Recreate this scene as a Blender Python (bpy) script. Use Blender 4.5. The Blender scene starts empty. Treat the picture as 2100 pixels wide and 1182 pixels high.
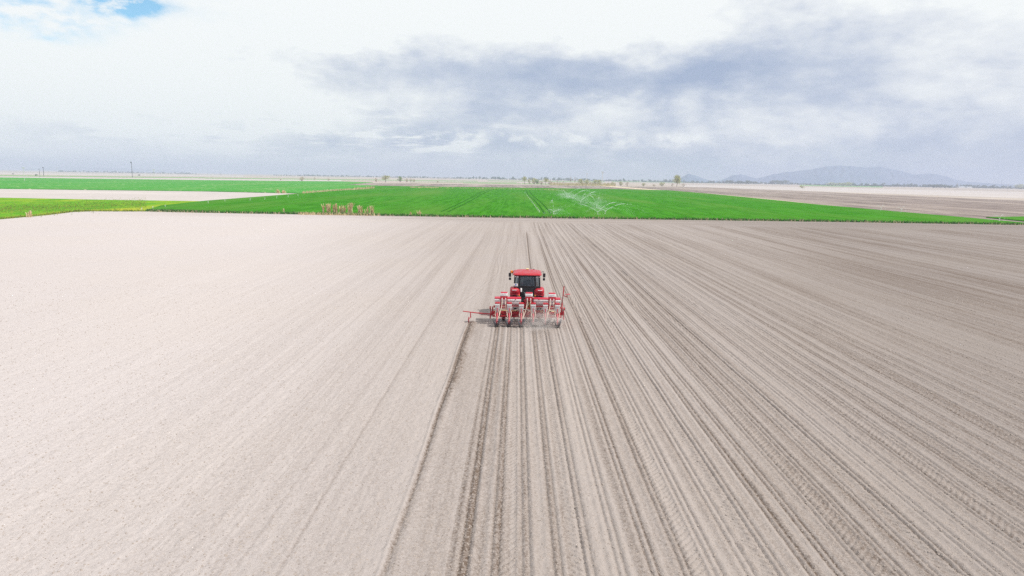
import bpy, bmesh, math, random
import numpy as np
from mathutils import Vector, Matrix
random.seed(7)
rs = np.random.RandomState(11)
R = math.radians
scene = bpy.context.scene
COL = scene.collection

# ------------------------------------------------------------------ camera
W, Hh, F = 2100.0, 1182.0, 1400.0
CAM_H = 8.5
HS = 0.0168                       # slope of the horizon in the photograph (the drone was rolled a little)
VPX, VPY = 1063.0, 364.9          # where the plough rows (+Y) run to
_v0 = ((Hh/2 - VPY) + HS*(VPX - W/2))/F
Zc = Vector((HS, 1.0, _v0)).normalized()
Yc = Vector(((VPX - W/2)/F, (Hh/2 - VPY)/F, -1.0)).normalized()
Xc = Yc.cross(Zc).normalized()
ROT = Matrix((Xc, Yc, Zc))        # camera vector -> world vector
cam_d = bpy.data.cameras.new('camera')
cam = bpy.data.objects.new('camera', cam_d); COL.objects.link(cam)
cam.matrix_world = Matrix.Translation((0, 0, CAM_H)) @ ROT.to_4x4()
cam_d.sensor_width = 36; cam_d.lens = 36*F/W
cam_d.clip_start = 0.2; cam_d.clip_end = 60000
scene.camera = cam

def ray(px, py):
    return ROT @ Vector(((px - W/2)/F, (Hh/2 - py)/F, -1.0))
def G(px, py, z=0.0):
    d = ray(px, py); t = (z - CAM_H)/d.z
    return (d.x*t, d.y*t)
def HY(px): return VPY + HS*(px - VPX)

# ------------------------------------------------------------------ view, sun, sky
scene.view_settings.view_transform = 'Standard'
scene.view_settings.look = 'None'
scene.view_settings.gamma = 1
scene.view_settings.exposure = 0.45
EXPO = 2**0.45
scene.cycles.use_denoising = False
scene.cycles.max_bounces = 8
scene.cycles.volume_bounces = 1
scene.cycles.transparent_max_bounces = 12

SUN_EL, SUN_AZ = R(50), R(107)    # azimuth clockwise from +Y
sd = bpy.data.lights.new('sun', 'SUN'); sd.energy = 3.1; sd.angle = R(1.2); sd.color = (1.0, 0.955, 0.89)
sun = bpy.data.objects.new('sun', sd); COL.objects.link(sun)
sv = Vector((math.sin(SUN_AZ)*math.cos(SUN_EL), math.cos(SUN_AZ)*math.cos(SUN_EL), math.sin(SUN_EL)))
sun.rotation_euler = sv.to_track_quat('Z', 'Y').to_euler(); sun.location = (30, 0, 60)

world = bpy.data.worlds.new("World"); scene.world = world; world.use_nodes = True

class NT:
    """short hand for node graphs"""
    def __init__(s, tree):
        s.t = tree; tree.nodes.clear()
    def n(s, typ, **k):
        nd = s.t.nodes.new(typ)
        for a, b in k.items(): setattr(nd, a, b)
        return nd
    def link(s, a, b): s.t.links.new(a, b)
    def put(s, sock, v):
        if isinstance(v, (int, float)):
            sock.default_value = v
        elif isinstance(v, tuple):
            sock.default_value = v if len(v) == len(sock.default_value) else tuple(v) + (1.0,)
        else: s.link(v, sock)
    def m(s, op, a, b=None, c=None, clamp=False):
        nd = s.n('ShaderNodeMath', operation=op, use_clamp=clamp)
        s.put(nd.inputs[0], a)
        if b is not None: s.put(nd.inputs[1], b)
        if c is not None: s.put(nd.inputs[2], c)
        return nd.outputs[0]
    def mix(s, f, a, b):
        nd = s.n('ShaderNodeMix', data_type='RGBA')
        s.put(nd.inputs[0], f); s.put(nd.inputs[6], a); s.put(nd.inputs[7], b)
        return nd.outputs[2]
    def xyz(s, x, y, z=0.0):
        nd = s.n('ShaderNodeCombineXYZ')
        s.put(nd.inputs[0], x); s.put(nd.inputs[1], y); s.put(nd.inputs[2], z)
        return nd.outputs[0]
    def noise(s, vec, scale, detail=4, rough=0.5, dist=0.0):
        nd = s.n('ShaderNodeTexNoise')
        if vec is not None: s.link(vec, nd.inputs['Vector'])
        nd.inputs['Scale'].default_value = scale; nd.inputs['Detail'].default_value = detail
        nd.inputs['Roughness'].default_value = rough; nd.inputs['Distortion'].default_value = dist
        return nd.outputs[0]
    def sstep(s, v, a, b):
        nd = s.n('ShaderNodeMapRange', interpolation_type='SMOOTHSTEP')
        s.put(nd.inputs[0], v); nd.inputs[1].default_value = a; nd.inputs[2].default_value = b
        return nd.outputs[0]

def build_sky():
    g = NT(world.node_tree)
    tc = g.n('ShaderNodeTexCoord'); sp = g.n('ShaderNodeSeparateXYZ'); g.link(tc.outputs['Generated'], sp.inputs[0])
    x, y, z = sp.outputs
    az = g.m('MULTIPLY', g.m('ARCTAN2', x, y), 57.2958)
    el = g.m('MULTIPLY', g.m('ARCSINE', z), 57.2958)
    # soft warp so that cloud edges are ragged
    wv = g.xyz(az, g.m('MULTIPLY', el, 2.2), 0.0)
    w1 = g.m('SUBTRACT', g.noise(wv, 0.11, 6, 0.58), 0.5)
    w2 = g.m('SUBTRACT', g.noise(g.xyz(g.m('ADD', az, 40.0), g.m('MULTIPLY', el, 2.2), 7.0), 0.14, 6, 0.6), 0.5)
    azw = g.m('ADD', az, g.m('MULTIPLY', w1, 9.0))
    elw = g.m('ADD', el, g.m('MULTIPLY', w2, 4.6))
    def pix(px, py): return (math.degrees(math.atan((px - VPX)/F)), math.degrees(math.atan((HY(px) - py)/F*math.cos(math.atan((px - VPX)/F)))))
    def blob(px, py, rx, ry, amp, sharp=1.0, A=None, E=None):
        a0, e0 = pix(px, py)
        ra, re = math.degrees(rx/F), math.degrees(ry/F)
        da = g.m('DIVIDE', g.m('SUBTRACT', A or azw, a0), ra); de = g.m('DIVIDE', g.m('SUBTRACT', E or elw, e0), re)
        d2 = g.m('ADD', g.m('MULTIPLY', da, da), g.m('MULTIPLY', de, de))
        if sharp != 1.0: d2 = g.m('POWER', d2, sharp)
        return g.m('MULTIPLY', g.m('EXPONENT', g.m('MULTIPLY', d2, -1.0)), amp)
    blobs = [
        (150, 150, 560, 150, .78), (0, 330, 620, 70, .24), (330, 110, 420, 100, .30), (560, 210, 260, 50, .30),
        (950, 35, 500, 80, .62, 1.6), (1290, 85, 190, 50, .42, 1.5), (700, 20, 220, 70, .25),
        (1990, 90, 210, 130, .55), (1700, 10, 300, 44, .42), (1240, 10, 200, 40, .2),
        (1060, 172, 430, 34, -.26, 1.2), (720, 138, 190, 22, -.26, 1.3), (1350, 175, 170, 40, -.22),
        (950, 235, 400, 24, -.16), (700, 180, 260, 30, -.16), (1620, 130, 230, 80, -.10), (1250, 45, 130, 14, -.16),
        (1390, 222, 44, 32, .36, 1.2), (1500, 250, 62, 48, .40, 1.2), (1245, 235, 70, 40, .40, 1.3), (1350, 285, 80, 18, .26), (1640, 262, 130, 50, .32), (1150, 262, 120, 34, .22),
        (1150, 215, 70, 14, .16), (2030, 330, 240, 36, -.12), (1440, 225, 20, 40, -.10),
    ]
    B = None
    for b in blobs:
        v = blob(*b); B = v if B is None else g.m('ADD', B, v)
    # thin streaks of low cumulus seen edge-on
    st = g.noise(g.xyz(az, g.m('MULTIPLY', el, 7.0), 3.0), 0.17, 7, 0.6)
    st = g.sstep(st, 0.50, 0.68)
    stm = g.m('ADD', blob(520, 268, 520, 48, .55, 1.5, az, el), blob(900, 298, 300, 18, .55, 1.5, az, el))
    B = g.m('ADD', B, g.m('MULTIPLY', g.m('SUBTRACT', st, .22), stm))
    cu = g.noise(g.xyz(az, g.m('MULTIPLY', el, 1.7), 5.0), 0.42, 7, 0.62)
    B = g.m('ADD', B, g.m('MULTIPLY', g.sstep(cu, .46, .66), blob(1100, 290, 460, 20, .5, 1.5, az, el)))
    fb = g.noise(g.xyz(az, g.m('MULTIPLY', el, 2.6), 1.0), 0.16, 8, 0.56)
    B = g.m('ADD', B, g.m('MULTIPLY', g.m('SUBTRACT', fb, 0.5), 1.15))
    fb2 = g.noise(g.xyz(az, g.m('MULTIPLY', el, 1.8), 9.0), 0.5, 6, 0.6)
    B = g.m('ADD', B, g.m('MULTIPLY', g.m('SUBTRACT', fb2, 0.5), 0.55))
    # towards the zenith an even overcast, brightened out of view to lift ambient light
    B = g.m('ADD', B, g.m('MULTIPLY', g.sstep(el, 17, 34), .6))
    B = g.m('ADD', B, 0.40, clamp=True)
    k = 10.0/EXPO
    rmp = g.n('ShaderNodeValToRGB'); g.link(B, rmp.inputs[0])
    e = rmp.color_ramp.elements
    e[0].position = 0.0; e[0].color = (.39, .475, .655, 1)
    e[1].position = 1.0; e[1].color = (.97, 1.0, 1.0, 1)
    q = rmp.color_ramp.elements.new(.40); q.color = (.57, .635, .765, 1)
    q = rmp.color_ramp.elements.new(.72); q.color = (.80, .84, .895, 1)
    cl = g.n('ShaderNodeVectorMath', operation='SCALE'); g.link(rmp.outputs[0], cl.inputs[0]); cl.inputs['Scale'].default_value = k
    # warm grey low down on the right half, as under the cloud sheet there
    sky = g.n('ShaderNodeTexSky', sky_type='NISHITA'); sky.sun_disc = False
    sky.sun_elevation = SUN_EL; sky.sun_rotation = SUN_AZ; sky.altitude = 900
    # breaks of open sky in the cloud
    hole = g.m('ADD', blob(285, 8, 60, 36, 1.5, 1.4), g.m('ADD', blob(60, 42, 120, 34, .75, 1.3), blob(180, 0, 150, 22, .55)))
    hn = g.noise(g.xyz(az, g.m('MULTIPLY', el, 2.0), 2.0), 0.34, 7, 0.6)
    hole = g.m('MULTIPLY', hole, g.sstep(hn, .36, .62), clamp=True)
    skyb = g.n('ShaderNodeVectorMath', operation='MULTIPLY'); g.link(sky.outputs[0], skyb.inputs[0]); skyb.inputs[1].default_value = (0.9, 1.25, 1.25)
    c = g.mix(hole, cl.outputs[0], skyb.outputs[0])
    bg = g.n('ShaderNodeBackground'); g.link(c, bg.inputs[0]); bg.inputs[1].default_value = 0.1
    out = g.n('ShaderNodeOutputWorld'); g.link(bg.outputs[0], out.inputs[0])
build_sky()

# ------------------------------------------------------------------ object helpers
def tag(o, label=None, cat=None, group=None, kind=None):
    for k, v in (('label', label), ('category', cat), ('group', group), ('kind', kind)):
        if v: o[k] = v
    return o
def empty(name, loc=(0, 0, 0), rz=0):
    o = bpy.data.objects.new(name, None); COL.objects.link(o)
    o.location = loc; o.rotation_euler = (0, 0, rz); o.empty_display_size = 0.2
    return o
def obj(name, bm, mat, parent=None, smooth=None):
    me = bpy.data.meshes.new(name); bm.to_mesh(me); bm.free()
    me.materials.append(mat)
    if smooth is not None:
        me.shade_smooth() if smooth is True else None
    o = bpy.data.objects.new(name, me); COL.objects.link(o)
    if parent: o.parent = parent
    if smooth == 'auto':
        try:
            me.shade_smooth(); me.set_sharp_from_angle(angle=R(35))
        except Exception: pass
    return o
def pydata(name, v, f, mat, parent=None):
    me = bpy.data.meshes.new(name); me.from_pydata(v, [], f); me.update()
    me.materials.append(mat)
    o = bpy.data.objects.new(name, me); COL.objects.link(o)
    if parent: o.parent = parent
    return o
def npmesh(name, verts, faces, mat, parent=None, attrs=None, smooth=False):
    """verts (n,3), faces (m,k) arrays, all faces of one size"""
    me = bpy.data.meshes.new(name); n = len(verts); m, k = faces.shape
    me.vertices.add(n); me.vertices.foreach_set('co', np.ascontiguousarray(verts, dtype=np.float32).ravel())
    me.loops.add(m*k); me.loops.foreach_set('vertex_index', np.ascontiguousarray(faces, dtype=np.int32).ravel())
    me.polygons.add(m); me.polygons.foreach_set('loop_start', np.arange(0, m*k, k, dtype=np.int32))
    try: me.polygons.foreach_set('loop_total', np.full(m, k, dtype=np.int32))
    except Exception: pass
    me.update(calc_edges=True)
    for an, av in (attrs or {}).items():
        a = me.attributes.new(an, 'FLOAT', 'POINT'); a.data.foreach_set('value', np.ascontiguousarray(av, dtype=np.float32).ravel())
    if smooth: me.shade_smooth()
    me.materials.append(mat)
    o = bpy.data.objects.new(name, me); COL.objects.link(o)
    if parent: o.parent = parent
    return o
def box(bm, size, loc, rot=(0, 0, 0), bev=0.01, taper=None):
    """chamfered box, size = full extents; taper = (sx, sy) scale of the bottom face"""
    t = bmesh.new(); bmesh.ops.create_cube(t, size=1.0)
    for v in t.verts:
        s = (1, 1)
        if taper and v.co.z < 0: s = taper
        v.co = Vector((v.co.x*size[0]*s[0], v.co.y*size[1]*s[1], v.co.z*size[2]))
    if bev: bmesh.ops.bevel(t, geom=list(t.edges), offset=min(bev, min(size)*.45), segments=2, profile=.5, affect='EDGES')
    from mathutils import Euler
    M = Matrix.Translation(loc) @ Euler(rot).to_matrix().to_4x4()
    t.transform(M); me = bpy.data.meshes.new('t'); t.to_mesh(me); bm.from_mesh(me); t.free(); bpy.data.meshes.remove(me)
def tube(bm, pts, r, n=8, cap=True):
    pts = [Vector(p) for p in pts]; rr = r if isinstance(r, (list, tuple)) else [r]*len(pts)
    rings = []; up = Vector((0, 0, 1))
    for i, p in enumerate(pts):
        a = pts[max(i-1, 0)]; b = pts[min(i+1, len(pts)-1)]; d = (b-a).normalized()
        u = d.cross(up);
        if u.length < .05: u = d.cross(Vector((1, 0, 0)))
        u.normalize(); w = u.cross(d)
        rings.append([bm.verts.new(p + (u*math.cos(2*math.pi*k/n) + w*math.sin(2*math.pi*k/n))*rr[i]) for k in range(n)])
    for a, b in zip(rings, rings[1:]):
        for k in range(n): bm.faces.new((a[k], a[(k+1) % n], b[(k+1) % n], b[k]))
    if cap: bm.faces.new(rings[0][::-1]); bm.faces.new(rings[-1])
def lathe(bm, prof, n=24, M=Matrix.Identity(4), closed=False):
    """prof: list of (radius, axial) about local X axis"""
    rings = []
    for r, a in prof:
        rings.append([bm.verts.new(M @ Vector((a, r*math.cos(2*math.pi*k/n), r*math.sin(2*math.pi*k/n)))) for k in range(n)])
    pr = list(zip(rings, rings[1:]))
    if closed: pr.append((rings[-1], rings[0]))
    for a, b in pr:
        for k in range(n): bm.faces.new((a[k], b[k], b[(k+1) % n], a[(k+1) % n]))
    if not closed:
        bm.faces.new(rings[0]); bm.faces.new(rings[-1][::-1])
def curve_pts(pts, n=6):
    out = []; P = [Vector(p) for p in pts]; P = [P[0]*2-P[1]] + P + [P[-1]*2-P[-2]]
    for i in range(1, len(P)-2):
        for k in range(n):
            t = k/n; a, b, c, d = P[i-1], P[i], P[i+1], P[i+2]
            out.append(.5*((2*b)+(-a+c)*t+(2*a-5*b+4*c-d)*t*t+(-a+3*b-3*c+d)*t**3))
    out.append(P[-2]); return out

# ------------------------------------------------------------------ materials
def mat(name, col, rough=.5, metal=0.0, var=0.12, scale=6.0, dust=0.0, coat=0.0, trans=0.0, alpha=1.0):
    m = bpy.data.materials.new(name); m.use_nodes = True; g = NT(m.node_tree)
    out = g.n('ShaderNodeOutputMaterial'); b = g.n('ShaderNodeBsdfPrincipled'); g.link(b.outputs[0], out.inputs[0])
    tc = g.n('ShaderNodeTexCoord'); nz = g.noise(tc.outputs['Object'], scale, 5, .6)
    c2 = tuple(max(0, c*(1-var*1.6)) for c in col); c1 = tuple(min(1, c*(1+var)) for c in col)
    c = g.mix(nz, c2, c1)
    if dust:
        d = g.sstep(g.noise(tc.outputs['Object'], scale*.7, 6, .65), .42, .7)
        c = g.mix(g.m('MULTIPLY', d, dust), c, (.42, .36, .31))
        r = g.m('ADD', rough, g.m('MULTIPLY', d, .4)); g.put(b.inputs['Roughness'], r)
    else: b.inputs['Roughness'].default_value = rough
    g.link(c, b.inputs['Base Color']); b.inputs['Metallic'].default_value = metal
    if coat: b.inputs['Coat Weight'].default_value = coat; b.inputs['Coat Roughness'].default_value = .15
    if trans: b.inputs['Transmission Weight'].default_value = trans
    if alpha < 1: b.inputs['Alpha'].default_value = alpha
    return m
RED = mat('red_paint', (.42, .002, .016), .34, dust=.05, coat=.12)
PINKRED = mat('faded_red_paint', (.50, .012, .04), .45, dust=.10)
DARKRED = mat('dark_red_paint', (.46, .006, .018), .45, dust=.08)
WHITEP = mat('white_plastic', (.80, .79, .78), .45, var=.05, dust=.12)
MILKY = mat('milky_plastic', (.62, .55, .55), .4, var=.12, dust=.15)
BLACK = mat('black_plastic', (.006, .006, .008), .55)
RUBBER = mat('rubber', (.035, .036, .04), .8, dust=.30)
RUBBERG = mat('dusty_rubber', (.05, .05, .062), .85, dust=.25)
STEEL = mat('bare_steel', (.45, .45, .47), .35, .8, dust=.2)
RIMW = mat('pale_rim_paint', (.55, .55, .56), .5, dust=.3)
ORANGE = mat('orange_lens', (.85, .22, .02), .25, coat=.5)
AMBER = mat('amber_lens', (.90, .45, .05), .25, coat=.5)
YELLOW = mat('pale_yellow_plastic', (.80, .68, .34), .5)
LAMPW = mat('lamp_lens', (.85, .85, .85), .15, coat=.6, var=.03)
HOSE = mat('cream_hose', (.74, .62, .50), .5)
HOSEO = mat('orange_hose', (.75, .30, .08), .5)
BLUE = mat('blue_print', (.10, .25, .60), .5)
SEATM = mat('seat_fabric', (.05, .045, .045), .9)
def glass_mat():
    m = bpy.data.materials.new('tinted_cab_glass'); m.use_nodes = True; g = NT(m.node_tree)
    out = g.n('ShaderNodeOutputMaterial'); tr = g.n('ShaderNodeBsdfTransparent'); tr.inputs[0].default_value = (.20, .23, .24, 1)
    gl = g.n('ShaderNodeBsdfGlossy'); gl.inputs['Roughness'].default_value = .04; gl.inputs[0].default_value = (.9, .95, 1, 1)
    fr = g.n('ShaderNodeFresnel'); fr.inputs[0].default_value = 1.5
    f = g.m('ADD', fr.outputs[0], 0.03)
    mx = g.n('ShaderNodeMixShader'); g.link(f, mx.inputs[0]); g.link(tr.outputs[0], mx.inputs[1]); g.link(gl.outputs[0], mx.inputs[2])
    g.link(mx.outputs[0], out.inputs[0]); return m
GLASS = glass_mat()

SOIL_BRIGHT, MID, SOIL_DIM, DAMP = (.535, .487, .475), (.362, .318, .296), (.262, .229, .213), (.138, .102, .080)  # pale-to-dark stops carry the painted overexposure across the field; DAMP is turned-up soil
def soil_mat():
    m = bpy.data.materials.new('tilled_soil'); m.use_nodes = True; g = NT(m.node_tree)
    out = g.n('ShaderNodeOutputMaterial'); b = g.n('ShaderNodeBsdfPrincipled'); g.link(b.outputs[0], out.inputs[0])
    b.inputs['Roughness'].default_value = 1; b.inputs['Specular IOR Level'].default_value = .05
    geo = g.n('ShaderNodeNewGeometry'); pos = geo.outputs['Position']
    def attr(n):
        a = g.n('ShaderNodeAttribute'); a.attribute_name = n; return a.outputs['Fac']
    sc = g.n('ShaderNodeVectorMath', operation='MULTIPLY'); g.link(pos, sc.inputs[0]); sc.inputs[1].default_value = (1, .22, 1)
    n_big = g.noise(pos, .06, 4, .55); n_fine = g.noise(pos, 13, 5, .8); n_str = g.noise(sc.outputs[0], 3.4, 5, .65)
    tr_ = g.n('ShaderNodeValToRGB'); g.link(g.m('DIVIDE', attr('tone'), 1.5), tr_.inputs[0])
    ee = tr_.color_ramp.elements; ee[0].color = SOIL_BRIGHT + (1,); ee[1].color = SOIL_DIM + (1,); q = ee.new(.58); q.color = MID + (1,)
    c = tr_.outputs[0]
    hue = g.mix(g.sstep(n_big, .4, .62), (1.0, 1.0, 1.0), (1.0, .994, .98))
    mu = g.n('ShaderNodeMix', data_type='RGBA', blend_type='MULTIPLY'); mu.inputs[0].default_value = 1; g.link(c, mu.inputs[6]); g.link(hue, mu.inputs[7]); c = mu.outputs[2]
    f1 = g.sstep(n_fine, .40, .60); n2 = g.noise(pos, 6.5, 5, .7); f2 = g.sstep(n2, .40, .62)
    d = g.m('MULTIPLY', attr('damp'), g.m('ADD', .56, g.m('ADD', g.m('MULTIPLY', f1, .48), g.m('MULTIPLY', f2, .32))))
    d = g.m('ADD', d, g.m('MULTIPLY', g.m('SUBTRACT', f1, .5), g.m('ADD', .05, g.m('MULTIPLY', attr('tone'), .17))))
    d = g.m('ADD', d, g.m('MULTIPLY', g.m('SUBTRACT', n_str, .5), g.m('MULTIPLY', attr('tone'), .40)), clamp=True)
    c = g.mix(d, c, DAMP)
    # pale crumbs and a few bits of straw
    vo = g.n('ShaderNodeTexVoronoi'); g.link(pos, vo.inputs['Vector']); vo.inputs['Scale'].default_value = 15
    sc2 = g.n('ShaderNodeSeparateColor'); g.link(vo.outputs['Color'], sc2.inputs[0])
    crumb = g.m('MULTIPLY', g.m('LESS_THAN', vo.outputs['Distance'], .30), g.m('GREATER_THAN', sc2.outputs[0], .86))
    c = g.mix(g.m('MULTIPLY', crumb, .30), c, (.62, .54, .47))
    dk = g.m('MULTIPLY', g.m('LESS_THAN', vo.outputs['Distance'], .30), g.m('LESS_THAN', sc2.outputs[1], .07))
    c = g.mix(g.m('MULTIPLY', dk, .6), c, DAMP)
    g.link(c, b.inputs['Base Color'])
    bp = g.n('ShaderNodeBump'); bp.inputs['Distance'].default_value = .035; bp.inputs['Strength'].default_value = .9
    hsum = g.m('ADD', g.noise(pos, 14, 6, .75), g.m('MULTIPLY', crumb, .35))
    g.link(hsum, bp.inputs['Height']); g.link(bp.outputs[0], b.inputs['Normal'])
    return m
SOIL = soil_mat()
def plain_ground(name, ca, cb, cc=None, s1=.02, s2=.5, stretch=(1, 1, 1), bump=.1, lo=.38, hi=.62, spk=None):
    m = bpy.data.materials.new(name); m.use_nodes = True; g = NT(m.node_tree)
    out = g.n('ShaderNodeOutputMaterial'); b = g.n('ShaderNodeBsdfPrincipled'); g.link(b.outputs[0], out.inputs[0])
    b.inputs['Roughness'].default_value = 1; b.inputs['Specular IOR Level'].default_value = 0
    geo = g.n('ShaderNodeNewGeometry'); pos = geo.outputs['Position']
    sc = g.n('ShaderNodeVectorMath', operation='MULTIPLY'); g.link(pos, sc.inputs[0]); sc.inputs[1].default_value = stretch
    c = g.mix(g.sstep(g.noise(sc.outputs[0], s2, 7, .7), lo, hi), ca, cb)
    if cc: c = g.mix(g.m('MULTIPLY', g.sstep(g.noise(sc.outputs[0], s1, 5, .6), .45, .68), .85), c, cc)
    if spk:
        vo = g.n('ShaderNodeTexVoronoi'); g.link(pos, vo.inputs['Vector']); vo.inputs['Scale'].default_value = spk[1]
        s3 = g.n('ShaderNodeSeparateColor'); g.link(vo.outputs['Color'], s3.inputs[0])
        f = g.m('MULTIPLY', g.m('LESS_THAN', vo.outputs['Distance'], .3), g.m('GREATER_THAN', s3.outputs[0], spk[2]))
        c = g.mix(g.m('MULTIPLY', f, .8), c, spk[0])
    g.link(c, b.inputs['Base Color'])
    bp = g.n('ShaderNodeBump'); bp.inputs['Distance'].default_value = bump; bp.inputs['Strength'].default_value = .8
    g.link(g.noise(pos, s2*3, 5, .7), bp.inputs['Height']); g.link(bp.outputs[0], b.inputs['Normal'])
    return m
M_GROUND = plain_ground('dry_land', (.46, .40, .35), (.35, .30, .265), (.54, .475, .41), .0022, .04, (.35, 1, 1), .05)
M_CROP = plain_ground('young_crop', (.030, .165, .003), (.052, .232, .011), (.088, .218, .026), .05, .55, (1, .10, 1), .25, .40, .60)
M_CROPF = plain_ground('far_crop', (.045, .25, .03), (.08, .31, .05), (.13, .30, .07), .05, .4, (1, .06, 1), .25, .36, .64, spk=((.55, .60, .35), .32, .86))
M_WEED = plain_ground('weedy_grass', (.07, .26, .012), (.17, .35, .02), (.44, .42, .04), .06, .5, (.8, .25, 1), .3, .36, .64)
M_FARG = plain_ground('far_green', (.13, .30, .09), (.22, .34, .14), None, .01, .06, (.3, 1, 1), .05)
M_ROUGH = plain_ground('ploughed_soil', (.33, .275, .25), (.15, .12, .11), (.38, .32, .28), .05, .55, (1, .045, 1), .35, .43, .57)
M_PALE = plain_ground('pale_fallow', (.49, .445, .425), (.44, .40, .38), (.53, .48, .455), .03, .3, (.3, 1, 1), .05)
M_PATH = plain_ground('sandy_track', (.64, .53, .40), (.52, .43, .33), None, .02, .3, (1, 1, 1), .05)
M_TRACK = plain_ground('crop_wheel_track', (.016, .10, .003), (.022, .125, .005), None, .02, .5, (1, 1, 1), .05)
M_TRACKL = plain_ground('pale_wheel_track', (.045, .20, .012), (.06, .23, .02), None, .02, .5, (1, 1, 1), .05)
M_STRAWG = plain_ground('dead_grass', (.55, .42, .20), (.35, .30, .12), None, .02, .5, (1, 1, 1), .05)
def leaf_mat(name, a, b_, tr=.35):
    m = bpy.data.materials.new(name); m.use_nodes = True; g = NT(m.node_tree)
    out = g.n('ShaderNodeOutputMaterial'); b = g.n('ShaderNodeBsdfPrincipled')
    b.inputs['Roughness'].default_value = .8
    geo = g.n('ShaderNodeNewGeometry')
    c = g.mix(geo.outputs['Random Per Island'], a, b_)
    g.link(c, b.inputs['Base Color']); t = g.n('ShaderNodeBsdfTranslucent'); g.link(c, t.inputs[0])
    mx = g.n('ShaderNodeMixShader'); mx.inputs[0].default_value = tr; g.link(b.outputs[0], mx.inputs[1]); g.link(t.outputs[0], mx.inputs[2])
    g.link(mx.outputs[0], out.inputs[0]); return m
L_PALE = leaf_mat('spring_leaves', (.32, .34, .10), (.60, .57, .28))
L_GREEN = leaf_mat('green_leaves', (.13, .26, .06), (.34, .42, .15))
L_BARE = leaf_mat('bare_twigs', (.40, .31, .20), (.56, .46, .30))
L_DARK = leaf_mat('dark_leaves', (.06, .09, .045), (.15, .18, .09))
L_STRAW = leaf_mat('dry_reed', (.52, .38, .18), (.80, .66, .42), .3)
L_GRASS = leaf_mat('grass_blades', (.035, .15, .01), (.08, .23, .02), .3)
L_WEED = leaf_mat('weed_blades', (.07, .21, .015), (.36, .34, .04), .3)
BARK = mat('bark', (.16, .12, .09), .9)
WOOD = mat('grey_pole', (.10, .105, .115), .9)
PALEPOLE = mat('pale_concrete_pole', (.62, .60, .56), .8)
PIPEW = mat('white_pipe', (.78, .78, .76), .5)
M_HILL = plain_ground('hazy_hill', (.10, .145, .25), (.14, .18, .28), (.08, .125, .23), .001, .004, (1, 1, 1), 3.0)  # blue of the distant air painted into the hill colour

# ------------------------------------------------------------------ value noise
def _hash(ix, iy, seed):
    h = (ix.astype(np.int64)*374761393 + iy.astype(np.int64)*668265263 + seed*974634777) & 0xffffffff
    h = ((h ^ (h >> 13))*1274126177) & 0xffffffff
    h = h ^ (h >> 16)
    return (h & 0xffffff).astype(np.float32)/float(0xffffff)
def vnoise(X, Y, seed=0):
    ix = np.floor(X); iy = np.floor(Y); fx = (X-ix).astype(np.float32); fy = (Y-iy).astype(np.float32)
    fx = fx*fx*(3-2*fx); fy = fy*fy*(3-2*fy)
    ix = ix.astype(np.int64); iy = iy.astype(np.int64)
    a = _hash(ix, iy, seed); b = _hash(ix+1, iy, seed); c = _hash(ix, iy+1, seed); d = _hash(ix+1, iy+1, seed)
    return (a*(1-fx)+b*fx)*(1-fy)+(c*(1-fx)+d*fx)*fy
def gs(t, s): return np.exp(-(t/s)**2)
def sm(t, a, b):
    u = np.clip((t-a)/(b-a), 0, 1); return u*u*(3-2*u)

MX, MY = G(1081, 671)             # ground point under the middle press wheels of the planter
MARK_X = MX - 3.40                # where the marker disc scratches its line
PASS = 4.2

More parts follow.
